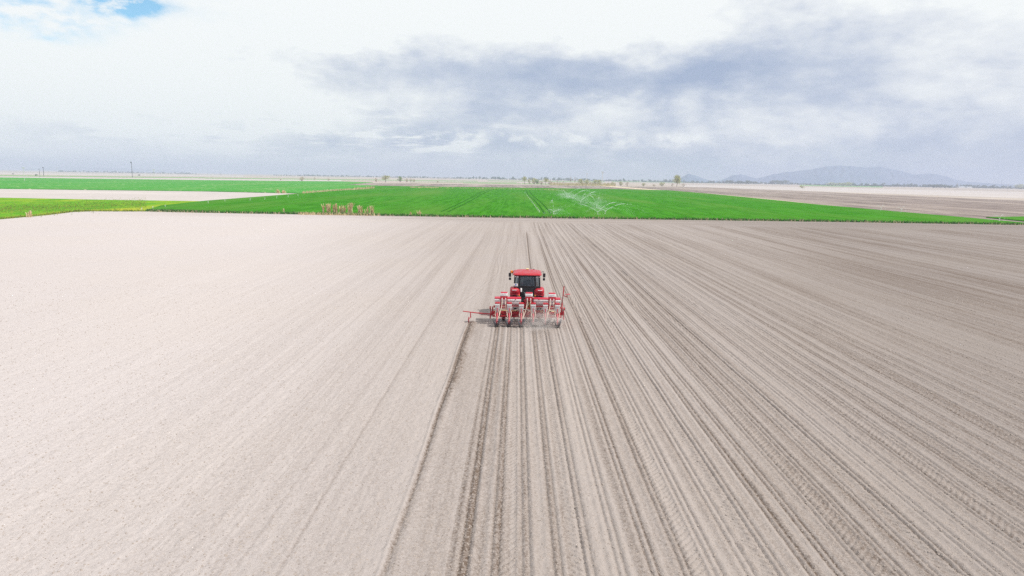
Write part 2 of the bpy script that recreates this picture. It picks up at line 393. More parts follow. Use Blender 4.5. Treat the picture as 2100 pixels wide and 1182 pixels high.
def field(X, Y):
    """height, damp, tone of the tilled field at arrays X, Y"""
    # the driver's small steering wobbles; the rows follow them
    wob = .10*np.sin(Y/23.0+.6) + .06*np.sin(Y/9.5+2.0)
    k = np.floor((X - (MX - PASS/2))/PASS)
    wobk = .16*np.sin(Y/31.0 + k*1.9) + .05*np.sin(Y/8.0 + k*2.7)
    planted = np.where(k >= 1, 1.0, 0.0)*sm(Y, 136, 130)
    cur = np.where(k == 0, 1.0, 0.0)*(Y < MY + .25)
    planted = np.maximum(planted, cur)
    u = X - MX - k*PASS - np.where(k >= 1, wobk*.6, wob*0.15)
    r = np.round((u + PASS/2 - .35)/.7); r = np.clip(r, 0, 5)
    t = u - (-1.75 + .7*r)
    seed_r = (k*6 + r)
    a1 = _hash(seed_r.astype(np.int64), np.zeros_like(seed_r, dtype=np.int64), 3)
    a2 = _hash(seed_r.astype(np.int64), np.ones_like(seed_r, dtype=np.int64), 5)
    ay = vnoise(seed_r*1.0, Y/7.0, 8)*.8 + .6
    # pressed row: two press-wheel grooves with a small ridge between and berms outside
    hp = -.034*gs(np.abs(t)-.085, .024) + .016*gs(t, .035) + .022*gs(np.abs(t)-.20, .06)
    hp += .010*vnoise(X/.09, Y/2.5, 21)
    dp = (.15+.34*a1)*gs(np.abs(t)-.085, .027)*ay*(1-.45*cur) + (.52*np.maximum(0, a2-.45))*gs(t-.20*(a1-.5), .16)*ay
    # tyre tracks with chevron tread
    tw = np.abs(np.abs(u) - .78)
    tin = sm(tw, .24, .20)
    chev = np.sin(2*math.pi*(Y + tw*1.2*np.sign(np.abs(u)-.78))/.24)
    hp += tin*(-.018 + .012*np.clip(chev*2, -1, 1))
    dp += tin*(.07 + .11*np.clip(chev*2, -1, 1)*(vnoise(k*7.0, Y/9.0, 30) > .35))
    # edge of each pass
    eu = np.abs(u) - 2.1
    dp += .16*gs(eu, .10)*vnoise(k*5.0, Y/12.0, 31)
    # harrowed, not yet planted
    Xs = X + .35*np.sin(Y/37.0)*sm(X, 0, -12)
    hh = .008*vnoise(Xs/.075, Y/3.0, 41) + .012*vnoise(Xs/.28, Y/6.0, 42)
    dh = .26*(vnoise(Xs/.09, Y/16.0, 43)-.5) + .24*(vnoise(Xs/.33, Y/30.0, 44)-.5) + .20*(vnoise(Xs/1.5, Y/50.0, 45)-.55)
    # a long snaking wheel mark ahead and left of the tractor
    sx = MX - 2.1 - 1.1*sm(Y, 62, 52) - 1.6*sm(Y, 54, 40) - .4*np.sin(Y/9.0)*sm(Y, 60, 75)
    for off in (0, -.30):
        g_ = gs(X - sx - off, .07)*sm(Y, 38, 46)*sm(Y, 120, 90)
        hh -= .02*g_; dh += .12*g_; dh -= .12*gs(X-sx-off-.12, .06)*sm(Y, 38, 46)*sm(Y, 120, 90)
    h = hp*planted + hh*(1-planted)
    d = dp*planted + dh*(1-planted)*sm(X, -45, 5)
    d += planted*(.24*(vnoise(X/7.0+3.3, Y/90.0, 56)-.5)*sm(X, 6, 20) + .34*(vnoise(X/.085, Y/14.0, 51)-.5) + .30*(vnoise(X/.24, Y/18.0, 55)-.5) + .26*(vnoise(X/.6, Y/30.0, 52)-.5)*(1+1.0*sm(X, 8, 40)) + .36*(vnoise(X/2.3, Y/60.0, 53)-.5)*(1+.7*sm(X, 8, 40)))
    # strong dark bands of turned-up damp soil in the current pass
    cw = cur*(1 + 0*Y)
    ragged = .6 + .8*vnoise(X/.08, Y/.16, 60)
    for c0, w0, amp in ((-1.74, .13, .75), (-1.42, .10, .36), (-1.02, .08, .50), (-2.02, .045, .50), (-.34, .04, .40), (.36, .06, .36), (.62, .10, .24), (1.08, .10, .42), (-.75, .05, .26)):
        d += .8*cw*amp*gs(u-c0, w0)*ragged*(.55+.6*vnoise(X*0+c0*9, Y/3.0, 61))
    for c0, w0, amp in ((-1.55, .05, .02), (-1.20, .05, .018), (-.15, .06, .02), (1.35, .07, .022)):
        h += cw*amp*gs(u-c0, w0)
    # the marker's scratch line: cut wall on the left, crumbled berm to the right
    mt = X - MARK_X + .02*np.sin(Y/1.7)
    mon = sm(Y, MY+1.45, MY+1.15)
    mk = mon*(.55 + .45*sm(Y, 14, 30))
    h += mk*(-.06*gs(mt, .06) + .045*gs(mt+.13, .06) + .035*gs(mt-.20, .11)*ragged)
    wid = .12 + .14*vnoise(Y*0, Y/1.6, 63)*sm(Y, 24, 30)
    d += mk*(1.1*gs(mt, .06) + .75*gs(mt-.16, wid)*ragged*(.25+.75*sm(Y, 22, 29)))
    # the line scratched on the pass before, still open ahead of the tractor
    ft = X - (MX + .70) - .05*np.sin(Y/14.0)
    fm = sm(Y, MY+1.2, MY+2.2)*sm(Y, 112, 104)
    h += fm*(-.06*gs(ft, .07)+.04*gs(ft+.16, .08)); d += fm*(.85*gs(ft, .08) + .25*gs(ft-.2, .12)*ragged)
    # older guide line on the far left of the open soil
    for c0, am in ((-5.05, .30), (-7.9, .12), (-12.6, .12), (-3.9, .10)):
        lt = X - c0 - .06*np.sin(Y/8.0+c0); d += am*gs(lt, .05)*sm(Y, 60, 20); h -= .02*am*gs(lt, .07)
    # headland: worked across
    hd = sm(Y, 128, 137)
    hX = .18*(vnoise(X/9.0, Y/.35, 71)-.5) + .25*(vnoise(X/30.0, Y/1.6, 72)-.5)
    d = d*(1-hd) + hd*(hX + .05 + .25*gs(Y-144.5, 1.2) + .25*gs(Y-137.5+.01*X, .5))
    # clods
    near = sm(Y, 60, 24)
    c1 = vnoise(X/.07, Y/.07, 81); c2 = vnoise(X/.16, Y/.16, 82)
    rough_z = vnoise(X/.35, Y/1.8, 83)
    h += near*(.016*(c1-.5) + .028*(c2-.5)*(.3+rough_z)) + .03*(vnoise(X/3.0, Y/3.0, 84)-.5)
    d += near*.10*(c2-.5)
    # overexposed left side put into the soil colour, paling away from the worked right
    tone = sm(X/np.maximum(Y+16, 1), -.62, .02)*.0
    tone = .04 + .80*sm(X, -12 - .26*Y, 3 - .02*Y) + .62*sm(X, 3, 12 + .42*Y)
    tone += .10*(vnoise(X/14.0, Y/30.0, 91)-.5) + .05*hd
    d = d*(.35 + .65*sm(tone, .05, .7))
    return h, np.clip(d + .10, 0, 1), np.clip(tone, 0, 1.5)

def axis(pieces):
    out = []
    for a, b, s in pieces: out += list(np.arange(a, b, s))
    return np.array(out + [pieces[-1][1]])
xs_p = [0.0]
while xs_p[-1] < 172:
    v = xs_p[-1]; xs_p.append(v + (.025 if v < 10 else .025 + (v-10)*.0036))
xs = np.array([-v for v in xs_p[:0:-1]] + xs_p)
ys = [2.0]
while ys[-1] < 151:
    v = ys[-1]; ys.append(v + (.25 if v < 10 else max(.055, v*v/5800*.72)))
ys = np.array(ys)
XX, YY = np.meshgrid(xs, ys)
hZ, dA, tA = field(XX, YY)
V = np.stack([XX, YY, hZ], -1).reshape(-1, 3)
nx, ny = len(xs), len(ys)
ii = (np.arange(ny-1)[:, None]*nx + np.arange(nx-1)[None, :]).ravel()
Fq = np.stack([ii, ii+1, ii+nx+1, ii+nx], -1)
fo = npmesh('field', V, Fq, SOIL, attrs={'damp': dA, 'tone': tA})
tag(fo, kind='structure')
print('field verts', len(V))

# clods of earth lying on the near soil: one uncountable mass
def clods(n):
    Yq = 12.0 + 40*rs.rand(n)**1.7; Xq = (rs.rand(n)*2-1)*(Yq*.80+1.5)
    keep = rs.rand(n) < np.where(Xq < MARK_X, .45, 1.0); Xq, Yq = Xq[keep], Yq[keep]; n = len(Xq)
    hq, _, _ = field(Xq, Yq)
    sz = (.008 + .020*rs.rand(n)**3.0)*(1+Yq/60)
    base = np.array([(1, 0, 0), (0, 1, 0), (-1, 0, 0), (0, -1, 0), (0, 0, 1)], float)
    vv = base[None]*np.ones((n, 1, 1))*(.7+.6*rs.rand(n, 5, 1)); ang = rs.rand(n)*6.28
    ca, sa = np.cos(ang)[:, None], np.sin(ang)[:, None]
    x = vv[..., 0]*ca - vv[..., 1]*sa; y = vv[..., 0]*sa + vv[..., 1]*ca
    P = np.stack([x*sz[:, None]+Xq[:, None], y*sz[:, None]+Yq[:, None], vv[..., 2]*sz[:, None]*.9 + hq[:, None]-.003], -1)
    f = np.array([(0, 1, 4), (1, 2, 4), (2, 3, 4), (3, 0, 4)])
    Ff = (np.arange(n)[:, None, None]*5 + f[None]).reshape(-1, 3)
    return P.reshape(-1, 3), Ff
Pv, Pf = clods(90000)
co = npmesh('soil_clods', Pv, Pf, mat('clod_earth', (.36, .305, .27), .95, var=.35, scale=30))
tag(co, 'small crumbs and clods of dry earth scattered over the tilled field', 'soil clods', kind='stuff')

# ------------------------------------------------------------------ the plain beyond
def sheet(name, pts, z, m, thick=0.0, kind='structure', label=None, cat=None):
    n = len(pts); v = [(x, y, z) for x, y in pts]; f = [tuple(range(n))]
    if thick:
        v += [(x, y, z-thick) for x, y in pts]
        f += [(i, (i+1) % n, n+(i+1) % n, n+i) for i in range(n)]
    o = pydata(name, v, f, m)
    bm = bmesh.new(); bm.from_mesh(o.data); bmesh.ops.recalc_face_normals(bm, faces=bm.faces)
    big = max(bm.faces, key=lambda q: q.calc_area())
    if big.normal.z < 0:
        for q in bm.faces: q.normal_flip()
    bmesh.ops.triangulate(bm, faces=list(bm.faces)); bm.to_mesh(o.data); bm.free()
    tag(o, label, cat, None, kind); return o
def PX(*a): return [G(*p) for p in a]
def dense(pts, step=60, jit=0):
    out = []
    for (x0, y0), (x1, y1) in zip(pts, pts[1:]):
        k = max(1, int(abs(x1-x0)/step))
        for i in range(k):
            t = i/k; out.append((x0+(x1-x0)*t, y0+(y1-y0)*t + (rs.rand()-.5)*jit))
    out.append(pts[-1]); return out

sheet('ground', [(-11000, -1500), (11000, -1500), (11000, 15000), (-11000, 15000)], -.12, M_GROUND)
near_edge = [(-320, 447), (150, 434.5), (185, 433.5), (400, 436), (700, 441), (1000, 446), (1400, 451), (1700, 455), (2100, 461.5), (2500, 468)]
# weedy strip at the left
sheet('grass_strip', PX((-400, 402), (0, 406.3), (250, 411.3), (420, 413.6), (330, 424), (300, 433.6), (185, 433.4), (150, 434.6), (100, 441.5), (0, 450.2), (-200, 462), (-500, 480)), .10, M_WEED, .2, 'stuff',
      'yellow-green weedy grass between the pale strip and the tilled field', 'grass')
crop_pts = PX(*([(300, 433.8)] + dense([(420, 436.6), (700, 441.3), (1000, 446.2), (1400, 451.2), (1700, 455.2), (2100, 461.7)], 12, .5) +
              [(2450, 467.5), (2350, 474), (2100, 459.6), (2030, 453), (1680, 421.5), (1600, 413), (1450, 398), (1370, 391.2), (1260, 388.8), (840, 383), (783, 382), (620, 398), (420, 414.0), (330, 424)]))
sheet('wheat_crop', crop_pts, .30, M_CROP, .4, 'stuff', 'bright green young cereal crop in the large field beyond the tilled soil', 'crop')
sheet('wheat_crop', PX((-400, 359), (0, 364.8), (420, 370.2), (700, 372.8), (765, 374.6), (705, 379.6), (780, 381.7), (616, 397.4), (420, 393), (0, 387.8), (-400, 382)), .28, M_CROPF, .36, 'stuff',
      'paler green crop strip with white specks beyond the pale fallow strip', 'crop')
sheet('wheat_crop', PX((2022, 447), (2100, 445.8), (2400, 440), (2400, 458), (2100, 454.6)), .22, M_CROP, .3, 'stuff',
      'small green crop wedge beyond the sandy track at the right edge', 'crop')
sheet('fallow_field', PX((-400, 379), (0, 386.5), (420, 392.5), (618, 396.5), (618, 399), (420, 415), (0, 408), (-400, 402)), -.02, M_PALE)
sheet('ploughed_field', PX((705, 379.5), (765, 375.5), (840, 376), (1260, 382.6), (1450, 384.6), (1680, 393.6), (2100, 412), (2600, 430), (2600, 500), (2100, 461), (1680, 421), (1370, 391), (1260, 389), (840, 384), (780, 382.5)), -.04, M_ROUGH)
sheet('track', PX((1240, 380.6), (1330, 388.0), (1450, 396.8), (1600, 411), (1680, 419.6), (2025, 451.2), (2100, 457.3), (2450, 487), (2450, 492), (2100, 460.2), (2030, 453.6), (1680, 422), (1600, 413.6), (1450, 398.6), (1330, 389.6), (1230, 382)), .0, M_PATH)
def strip(name, a, b, w, z, m, kind='structure', wig=0):
    (x0, y0), (x1, y1) = G(*a), G(*b); d = Vector((x1-x0, y1-y0)); n = Vector((-d.y, d.x)).normalized()*w/2
    L, Rr = [], []
    K = 14
    for i in range(K+1):
        t = i/K; c = Vector((x0, y0)) + d*t + n.normalized()*(wig*math.sin(t*7+2)); L.append((c.x+n.x, c.y+n.y)); Rr.append((c.x-n.x, c.y-n.y))
    return sheet(name, L + Rr[::-1], z, m, 0, kind)
for a, b, w in (((1004, 388.5), (903, 437), .5), ((1012, 388.5), (916, 437.5), .5), ((1078, 391), (1115, 441.2), .5), ((1084, 391), (1128, 441.8), .5)):
    strip('wheel_track', a, b, w, .306, M_TRACK, wig=.5)
for a, b, w in (((1040, 398), (1006, 439), .35), ((1047, 398), (1016, 439), .35), ((1118, 391.5), (1200, 440), .3)):
    strip('wheel_track', a, b, w, .306, M_TRACKL, wig=.5)
# far strips of green and pale land
for q in (((950, 375), (1068, 376.6), (1068, 378), (950, 376.0)), ((840, 373), (1060, 374.2), (1060, 375.2), (840, 373.7)), ((1255, 371.8), (1500, 375.2), (1500, 376.6), (1255, 373.2)),
          ((-200, 357.2), (420, 364.2), (420, 365.6), (-200, 358.8)), ((420, 364.6), (980, 371.2), (980, 372.4), (420, 366.2)), ((1640, 379.6), (1810, 382.6), (1810, 384.8), (1640, 381.4)), ((1000, 370.4), (1240, 372.6), (1240, 374), (1000, 371.6)),
          ((1070, 376.4), (1250, 378.8), (1250, 380.0), (1070, 377.8))):
    sheet('far_field', PX(*q), -.06, M_FARG)
for q in (((-200, 351.6), (500, 360.6), (500, 363), (-200, 355.2)), ((1400, 379), (2100, 394), (2100, 407), (1400, 383.2)), ((-300, 359.6), (700, 369), (700, 372.4), (-300, 363.6)), ((780, 371.2), (1250, 375.8), (1250, 376.4), (780, 372))):
    sheet('far_field', PX(*q), -.08, M_PALE)

# ------------------------------------------------------------------ hills
RIDGE = [(1380, 372), (1390, 366), (1405, 357), (1418, 359), (1435, 366), (1455, 371.5), (1472, 370), (1492, 361), (1510, 357.5), (1530, 362.5), (1545, 366.5), (1575, 358.5), (1600, 353), (1622, 352), (1645, 349), (1675, 343.5), (1700, 340.5), (1720, 341.5), (1760, 344), (1787, 342), (1812, 347), (1840, 353.5), (1860, 358.5), (1882, 356.5), (1900, 357), (1920, 361), (1942, 368), (1965, 373), (2040, 378), (2130, 381)]
def hills(name, ridge, D, depth, seed, nscale=.16):
    px = np.arange(ridge[0][0]-6, ridge[-1][0]+6, 1.2); py = np.interp(px, [p[0] for p in ridge], [p[1] for p in ridge])
    K = 26; verts = []
    for i, (a, b) in enumerate(zip(px, py)):
        dx, dy = (a-VPX)/F, 1.0
        h = max(0, (HY(a) - b)/F*D*1.0 + CAM_H)
        if i == 0 or i == len(px)-1: h = 0
        for k in range(K):
            t = k/(K-1)*2-1; dist = D + t*depth
            n = float(vnoise(np.array([a/7.0+t*2]), np.array([t*5.0+seed]), seed)[0]-.5)
            fall = max(0, 1-abs(t)**1.25)
            z = h*fall*(1 + n*nscale*2*abs(t)**.5) - .5*(abs(t) > .97)
            verts.append((dx*dist, dy*dist, z))
    n = len(px); f = [(i*K+k, (i+1)*K+k, (i+1)*K+k+1, i*K+k+1) for i in range(n-1) for k in range(K-1)]
    o = pydata(name, verts, f, M_HILL); o.data.shade_smooth(); tag(o, kind='structure'); return o
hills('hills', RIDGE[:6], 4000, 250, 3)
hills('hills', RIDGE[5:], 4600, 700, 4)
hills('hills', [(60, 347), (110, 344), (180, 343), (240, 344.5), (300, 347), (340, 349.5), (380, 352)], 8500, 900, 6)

# ------------------------------------------------------------------ plants
def leafcloud(n, fn, size, flat=1.0):
    """n leaf quads; fn() returns a centre"""
    c = np.array([fn() for _ in range(n)]); u = rs.normal(size=(n, 3)); u /= np.linalg.norm(u, axis=1)[:, None]
    w = np.cross(u, rs.normal(size=(n, 3))); w /= np.linalg.norm(w, axis=1)[:, None]
    s = size*(.5+rs.rand(n))[:, None]
    P = np.stack([c-u*s-w*s*.5, c+u*s-w*s*.5, c+u*s*.8+w*s*.6, c-u*s*.8+w*s*.6], 1).reshape(-1, 3)
    return P, np.arange(4*n).reshape(n, 4)
def tree_proto(name, leaf, n, size, shape, lobes=7, seed=0, bare=.0):
    """unit tree: height 1, crown radius .5. root Empty > trunk, crown"""
    root = empty(name); bm = bmesh.new(); rr = random.Random(seed)
    cb = {'bush': .10, 'tree': .30, 'tall': .22, 'thin': .25}[shape]
    tr = .022 if shape != 'bush' else .016
    if shape == 'bush':
        for k in range(7):
            a = k*.9+rr.random(); tube(bm, [(0.03*math.cos(a), .03*math.sin(a), -.02), (.18*math.cos(a), .18*math.sin(a), .35), (.30*math.cos(a), .30*math.sin(a), .75)], [tr, tr*.7, tr*.3], 5)
    else:
        tube(bm, [(0, 0, -.02), (.01, 0, .3), (-.01, .01, .6), (0, 0, .92)], [tr*1.3, tr, tr*.7, tr*.2], 6)
        for k in range(9):
            a = k*2.4; z0 = cb+.05+k*.06; l = .34*(1-k*.06)
            tube(bm, [(0, 0, z0), (l*.5*math.cos(a), l*.5*math.sin(a), z0+.10), (l*math.cos(a), l*math.sin(a), z0+.24)], [tr*.6, tr*.4, tr*.15], 4)
    obj('trunk', bm, BARK, root)
    L = []
    for k in range(lobes):
        a = rr.random()*6.28; q = rr.random()**.6
        z = cb + .12 + (1-cb-.24)*((k+.5)/lobes)
        wz = math.sin(math.pi*min(1, max(.12, (z-cb)/(1-cb)*.92+.06)))
        L.append((.30*q*wz*math.cos(a), .30*q*wz*math.sin(a), z, .13+.13*rr.random()*wz+.04, .09+.07*rr.random()))
    def fn():
        l = L[int(rs.rand()*len(L))]; d = rs.normal(size=3); d /= np.linalg.norm(d); q = rs.rand()**.45
        return (l[0]+d[0]*l[3]*q, l[1]+d[1]*l[3]*q, min(1.0, max(.04, l[2]+d[2]*l[4]*q*1.15)))
    P, Fc = leafcloud(n, fn, size); npmesh('crown', P, Fc, leaf, root)
    return root
protos = {}
for nm, kd, leaf, n, sz, shp, lb in (('tree', 'spring', L_PALE, 900, .020, 'tree', 10), ('bush', 'bush', L_PALE, 800, .024, 'bush', 9), ('bush', 'green', L_GREEN, 900, .024, 'bush', 8), ('bush', 'bare', L_BARE, 480, .022, 'bush', 8),
                                ('tree', 'tall', L_PALE, 2600, .020, 'tall', 22), ('tree', 'thin', L_BARE, 260, .018, 'thin', 8), ('tree', 'dark', L_DARK, 700, .030, 'tree', 9), ('bush', 'darkbush', L_DARK, 700, .030, 'bush', 9)):
    protos[kd] = [tree_proto(nm, leaf, n, sz, shp, lb, len(protos)*3+1), tree_proto(nm, leaf, n, sz, shp, lb, len(protos)*3+2)]
used = set()
def place_tree(kind, px, py, hpx, wpx, label, cat, group):
    p = protos[kind][int(rs.rand()*2)]
    if p.name in used:
        o = p.copy(); COL.objects.link(o)
        for ch in list(p.children):
            c = ch.copy(); COL.objects.link(c); c.parent = o
    else: o = p; used.add(p.name)
    x, y = G(px, py); D = y
    h = hpx*D/F; w = wpx*D/F*1.75
    o.location = (x, y, -.1); o.scale = (w, w, h); o.rotation_euler.z = rs.rand()*6.28
    tag(o, label, cat, group); return o
BG = 'bushes and trees along the far track'
T = [  # kind, x, base y, height px, width px, label, category
 ('bare', 619, 371.3, 9.5, 9, 'largest round bare brown bush alone beyond the far green strip', 'bush'),
 ('thin', 645.6, 371, 7.5, 4, 'thin bare sapling between two brown bushes beyond the green strip', 'tree'),
 ('bare', 674, 371.2, 5.5, 5, 'low brown bush just right of the thin bare sapling', 'bush'),
 ('bare', 575.6, 370, 3.4, 4, 'tiny brown bush on the far bare land left of the round bush', 'bush'),
 ('bare', 771.6, 373.5, 9, 6, 'brownish bush touching the left side of the yellow-green tree', 'bush'),
 ('spring', 791, 374.2, 15, 13, 'yellow-green spreading tree with dark stem at the end of the far green strip', 'tree'),
 ('green', 821, 373.6, 12, 9.5, 'round light green bush right of the yellow-green spreading tree', 'bush'),
 ('bare', 834, 373.6, 8, 6, 'small tan bush immediately right of the round light green bush', 'bush'),
 ('bare', 842.5, 373.8, 8, 5, 'middle one of three small tan bushes in a row', 'bush'),
 ('bare', 849, 374, 7, 5, 'last right of three small tan bushes in a row', 'bush'),
 ('bare', 897.6, 375, 4, 5, 'very low brown bush alone on the bare strip', 'bush'),
 ('spring', 1076, 378, 16.5, 9.5, 'tallest yellow-green tree at the left end of the long bush row', 'tree'),
 ('bush', 1085.6, 378.1, 12.5, 5, 'narrow yellow-green bush next to the tallest tree of the bush row', 'bush'),
 ('bush', 1095, 378.2, 13.5, 9, 'broad yellow-green bush left of the dark green round bush', 'bush'),
 ('green', 1101.5, 378.4, 10, 8, 'dark green round bush inside the long bush row', 'bush'),
 ('bare', 1110, 378.6, 8, 8, 'low brown bush right of the dark green round bush', 'bush'),
 ('spring', 1119, 379, 13.5, 10, 'tall yellowish tree rising from the middle of the bush row', 'tree'),
 ('bare', 1128, 379.1, 9, 10, 'low olive bush at the right end of the long bush row', 'bush'),
 ('thin', 1143, 379.5, 11, 5, 'bare thin sapling next right of the long bush row', 'tree'),
 ('thin', 1155, 379.5, 9, 4, 'shorter bare thin sapling halfway between the two bush rows', 'tree'),
 ('thin', 1170, 380, 18, 4, 'tallest bare thin sapling between the two bush rows', 'tree'),
 ('thin', 1179, 380, 17.5, 4, 'slender sapling with dark stem left of the wide olive bush', 'tree'),
 ('bush', 1192, 380.2, 13.5, 12, 'wide olive bush, left of a touching pair', 'bush'),
 ('bush', 1202, 380.3, 12.5, 11, 'wide olive bush, right of a touching pair', 'bush'),
 ('bare', 1212, 380.5, 8, 7, 'small reddish brown bush between the olive bushes', 'bush'),
 ('bush', 1219, 380.8, 12, 10, 'rounded olive bush just left of the tall pale power pole', 'bush'),
 ('bush', 1228, 380.9, 12.5, 9, 'rounded olive bush touching the tall pale power pole', 'bush'),
 ('bush', 1257, 381.2, 8, 7, 'small pale green bush right of the tall pale power pole', 'bush'),
 ('bush', 1273, 381.3, 9, 8, 'small yellowish bush, second right of the power pole', 'bush'),
 ('bare', 1286, 381.6, 9, 6, 'small brown bush, third right of the power pole', 'bush'),
 ('bush', 1319.4, 382, 6.5, 7, 'low yellow bush alone midway to the tall oval tree', 'bush'),
 ('bare', 1341, 382.2, 4.5, 6, 'very low brown bush left of the greenish rounded one', 'bush'),
 ('bush', 1358, 382.3, 8.5, 9, 'greenish rounded bush left of the tall oval tree', 'bush'),
 ('bare', 1378.6, 382.6, 7, 4, 'small dark brown bush at the left foot of the tall oval tree', 'bush'),
 ('tall', 1388, 383, 24, 12, 'tall oval yellow-green tree standing out against the sky', 'tree'),
 ('bare', 1401.6, 383, 7, 6, 'small brown bush right of the tall oval tree', 'bush'),
 ('bush', 1645, 386.4, 6, 9, 'tan flat-topped bush alone on the pale bare land below the hills', 'bush'),
 ('darkbush', 74, 360.6, 3.4, 5, 'small dark bush on the far bare land near the two dark poles', 'bush'),
 ('darkbush', 27, 358, 2.4, 3, 'tiny dark bush on the far bare land nearest the left edge', 'bush'),
 ('darkbush', 285, 360.6, 2.6, 4, 'tiny dark bush right of the lone tall dark pole', 'bush'),
 ('bush', 2092, 388, 10, 22, 'grey-green spreading bush at the far right edge of the plain', 'bush'),
]
for k, x, y, h, w, lab, cat in T: place_tree(k, x, y, h, w, lab, cat, BG)
# denser dark trees of the windbreaks right of the tall tree
ORD = ['second', 'third', 'fourth', 'fifth', 'sixth', 'seventh', 'eighth', 'ninth', 'tenth']
def row(kind, pts, y0, h, w, label, cat, group):
    for i, x in enumerate(pts):
        lb = ('leftmost ' if i == 0 else 'rightmost ' if i == len(pts)-1 else ORD[i-1] + ' from left ') + label
        place_tree(kind, x, y0 + (x-pts[0])*HS*1.0 + rs.rand()*.3, h*(.75+.5*rs.rand()), w*(.8+.5*rs.rand()), lb, cat, group)
row('dark', [1490, 1496, 1502, 1508, 1514, 1519, 1524, 1530, 1536, 1542, 1549], 377.3, 6.5, 7, 'dark tree of the windbreak below the second small hill', 'tree', 'dark windbreak trees below the small hills')
row('dark', [1584, 1589, 1594, 1600, 1606, 1612], 378.2, 8, 7.5, 'dark tree of the compact clump below the big hill', 'tree', 'dark compact tree clump below the big hill')
row('bush', [1699, 1706, 1713, 1721, 1729, 1737, 1743], 381.2, 7.5, 9, 'olive brown bush of the dense hedge below the big hill', 'bush', 'olive hedge bushes below the big hill')
row('darkbush', [1914, 1921, 1929, 1938, 1946], 385.4, 6.5, 8, 'grey-brown bush of the thicket right of the big hill', 'bush', 'thicket bushes right of the big hill')
row('darkbush', [2006, 2017, 2022, 2031, 2038], 386.2, 7, 7, 'dark bush of the thicket beside the thin far mast', 'bush', 'thicket bushes by the far mast')
for kd in protos:
    for p in protos[kd]:
        if p.name not in used:
            for c in list(p.children): bpy.data.objects.remove(c)
            bpy.data.objects.remove(p)
# the ragged line of woods on the horizon
def treeline(spans, label):
    Ps, Fs, off = [], [], 0
    for x0, x1, dy, h, dens in spans:
        x = x0
        while x < x1:
            x += rs.rand()*6/dens + .8
            gx, gy = G(x, HY(x)+dy); k = gy/F; hh = 1.3*h*(.35+.9*rs.rand()**1.5)*k; ww = (1.5+3.5*rs.rand())*k
            n = 60
            c = rs.normal(size=(n, 3))*.36; c = np.clip(c, -1, 1)
            P, Fc = leafcloud(n, lambda: (0, 0, 0), .22)
            P = P.reshape(n, 4, 3)*np.array([ww, ww, hh]) + (c*np.array([ww, ww, hh*.5]) + np.array([gx, gy, hh*.5-.1]))[:, None]
            P[..., 2] = np.maximum(P[..., 2], -.1)
            Ps.append(P.reshape(-1, 3)); Fs.append(Fc+off); off += 4*n
    o = npmesh('treeline', np.concatenate(Ps), np.concatenate(Fs), L_DARK); tag(o, label, 'woods', None, 'stuff')
treeline([(120, 400, 3.6, 2.6, .8), (560, 960, 3.8, 2.4, .9)], 'faint broken line of distant trees on the horizon left of centre')
treeline([(960, 1400, 4.2, 4.0, .9), (1400, 1660, 4.6, 3.4, 1.5)], 'thin dark distant tree line on the horizon behind the bush rows')
treeline([(1745, 2110, 5.4, 4.2, 2.2), (1660, 1745, 5.0, 2.6, 1.4)], 'ragged dark distant tree line on the horizon at the foot of the big hill')

# reeds
def reed_clump(px, py, hpx, wpx, n, label, group, mt=L_STRAW):
    root_x, root_y = G(px, py); k = root_y/F; h = hpx*k; w = wpx*k
    Ps = []
    for i in range(n):
        dx = rs.normal()*w*.30; dy = rs.normal()*w*.2; hh = h*(.35+.65*rs.rand()); lean = rs.normal()*.12*hh; wd = .035+.04*rs.rand(); a = rs.rand()*3.14
        ux, uy = math.cos(a)*wd, math.sin(a)*wd
        b = np.array([dx, dy, -.05]); m = np.array([dx+lean*.35, dy, hh*.6]); t = np.array([dx+lean, dy, hh])
        u = np.array([ux, uy, 0])
        Ps += [b-u, b+u, m+u*.8, m-u*.8, m-u*1.6, m+u*1.6, t+u*.9, t-u*.9]
    P = np.array(Ps); f = np.arange(len(P)).reshape(-1, 4)
    o = npmesh('reed_clump', P, f, mt); o.location = (root_x, root_y, 0.05); tag(o, label, 'reeds', group); return o
RG = 'dry reed clumps at the edge of the green field'
for q in ((582, 437.5, 10, 3, 14, 'single thin dry reed tuft standing alone left of the tall reeds'),
          (663.5, 440, 22, 4, 26, 'leftmost narrow clump of tall dry reeds by the field edge'),
          (674.5, 440.2, 24, 8, 60, 'dense tall reed clump, second from the left of the tall row'),
          (688.5, 440.4, 23, 8, 70, 'densest tall reed clump left of the middle gap'),
          (699, 440.6, 22, 5, 26, 'sparse tall reeds in the middle of the row'),
          (705, 440.7, 21, 5, 30, 'sparse reeds immediately left of the tallest clump'),
          (718.5, 440.9, 25, 7, 60, 'tallest dry reed clump right of the middle gap'),
          (739, 441.2, 20, 7, 40, 'lone dry reed clump after the tallest one'),
          (753, 441.4, 18, 5, 22, 'thin short reed clump near the right end of the tall row'),
          (763.5, 441.6, 20, 6, 32, 'last tall reed clump at the right end of the row'),
          (842, 443.6, 10, 5, 14, 'small reed tuft far right of the tall reed row, on its left'),
          (860, 443.8, 14, 6, 18, 'slightly taller reed tuft furthest right along the field edge')):
    reed_clump(*q[:5], q[5], RG)
for q in ((570.5, 396.6, 8.5, 6, 50, 'dry reed clump on the left tip of the pale fallow strip'), (582, 396.8, 7.5, 6, 40, 'dry reed clump on the right tip of the pale fallow strip')):
    reed_clump(*q[:5], q[5], 'dry reed pair on the pale strip')
reed_clump(61, 446, 14, 7, 26, 'dry stalk clump leaning in the weedy grass at left', None)
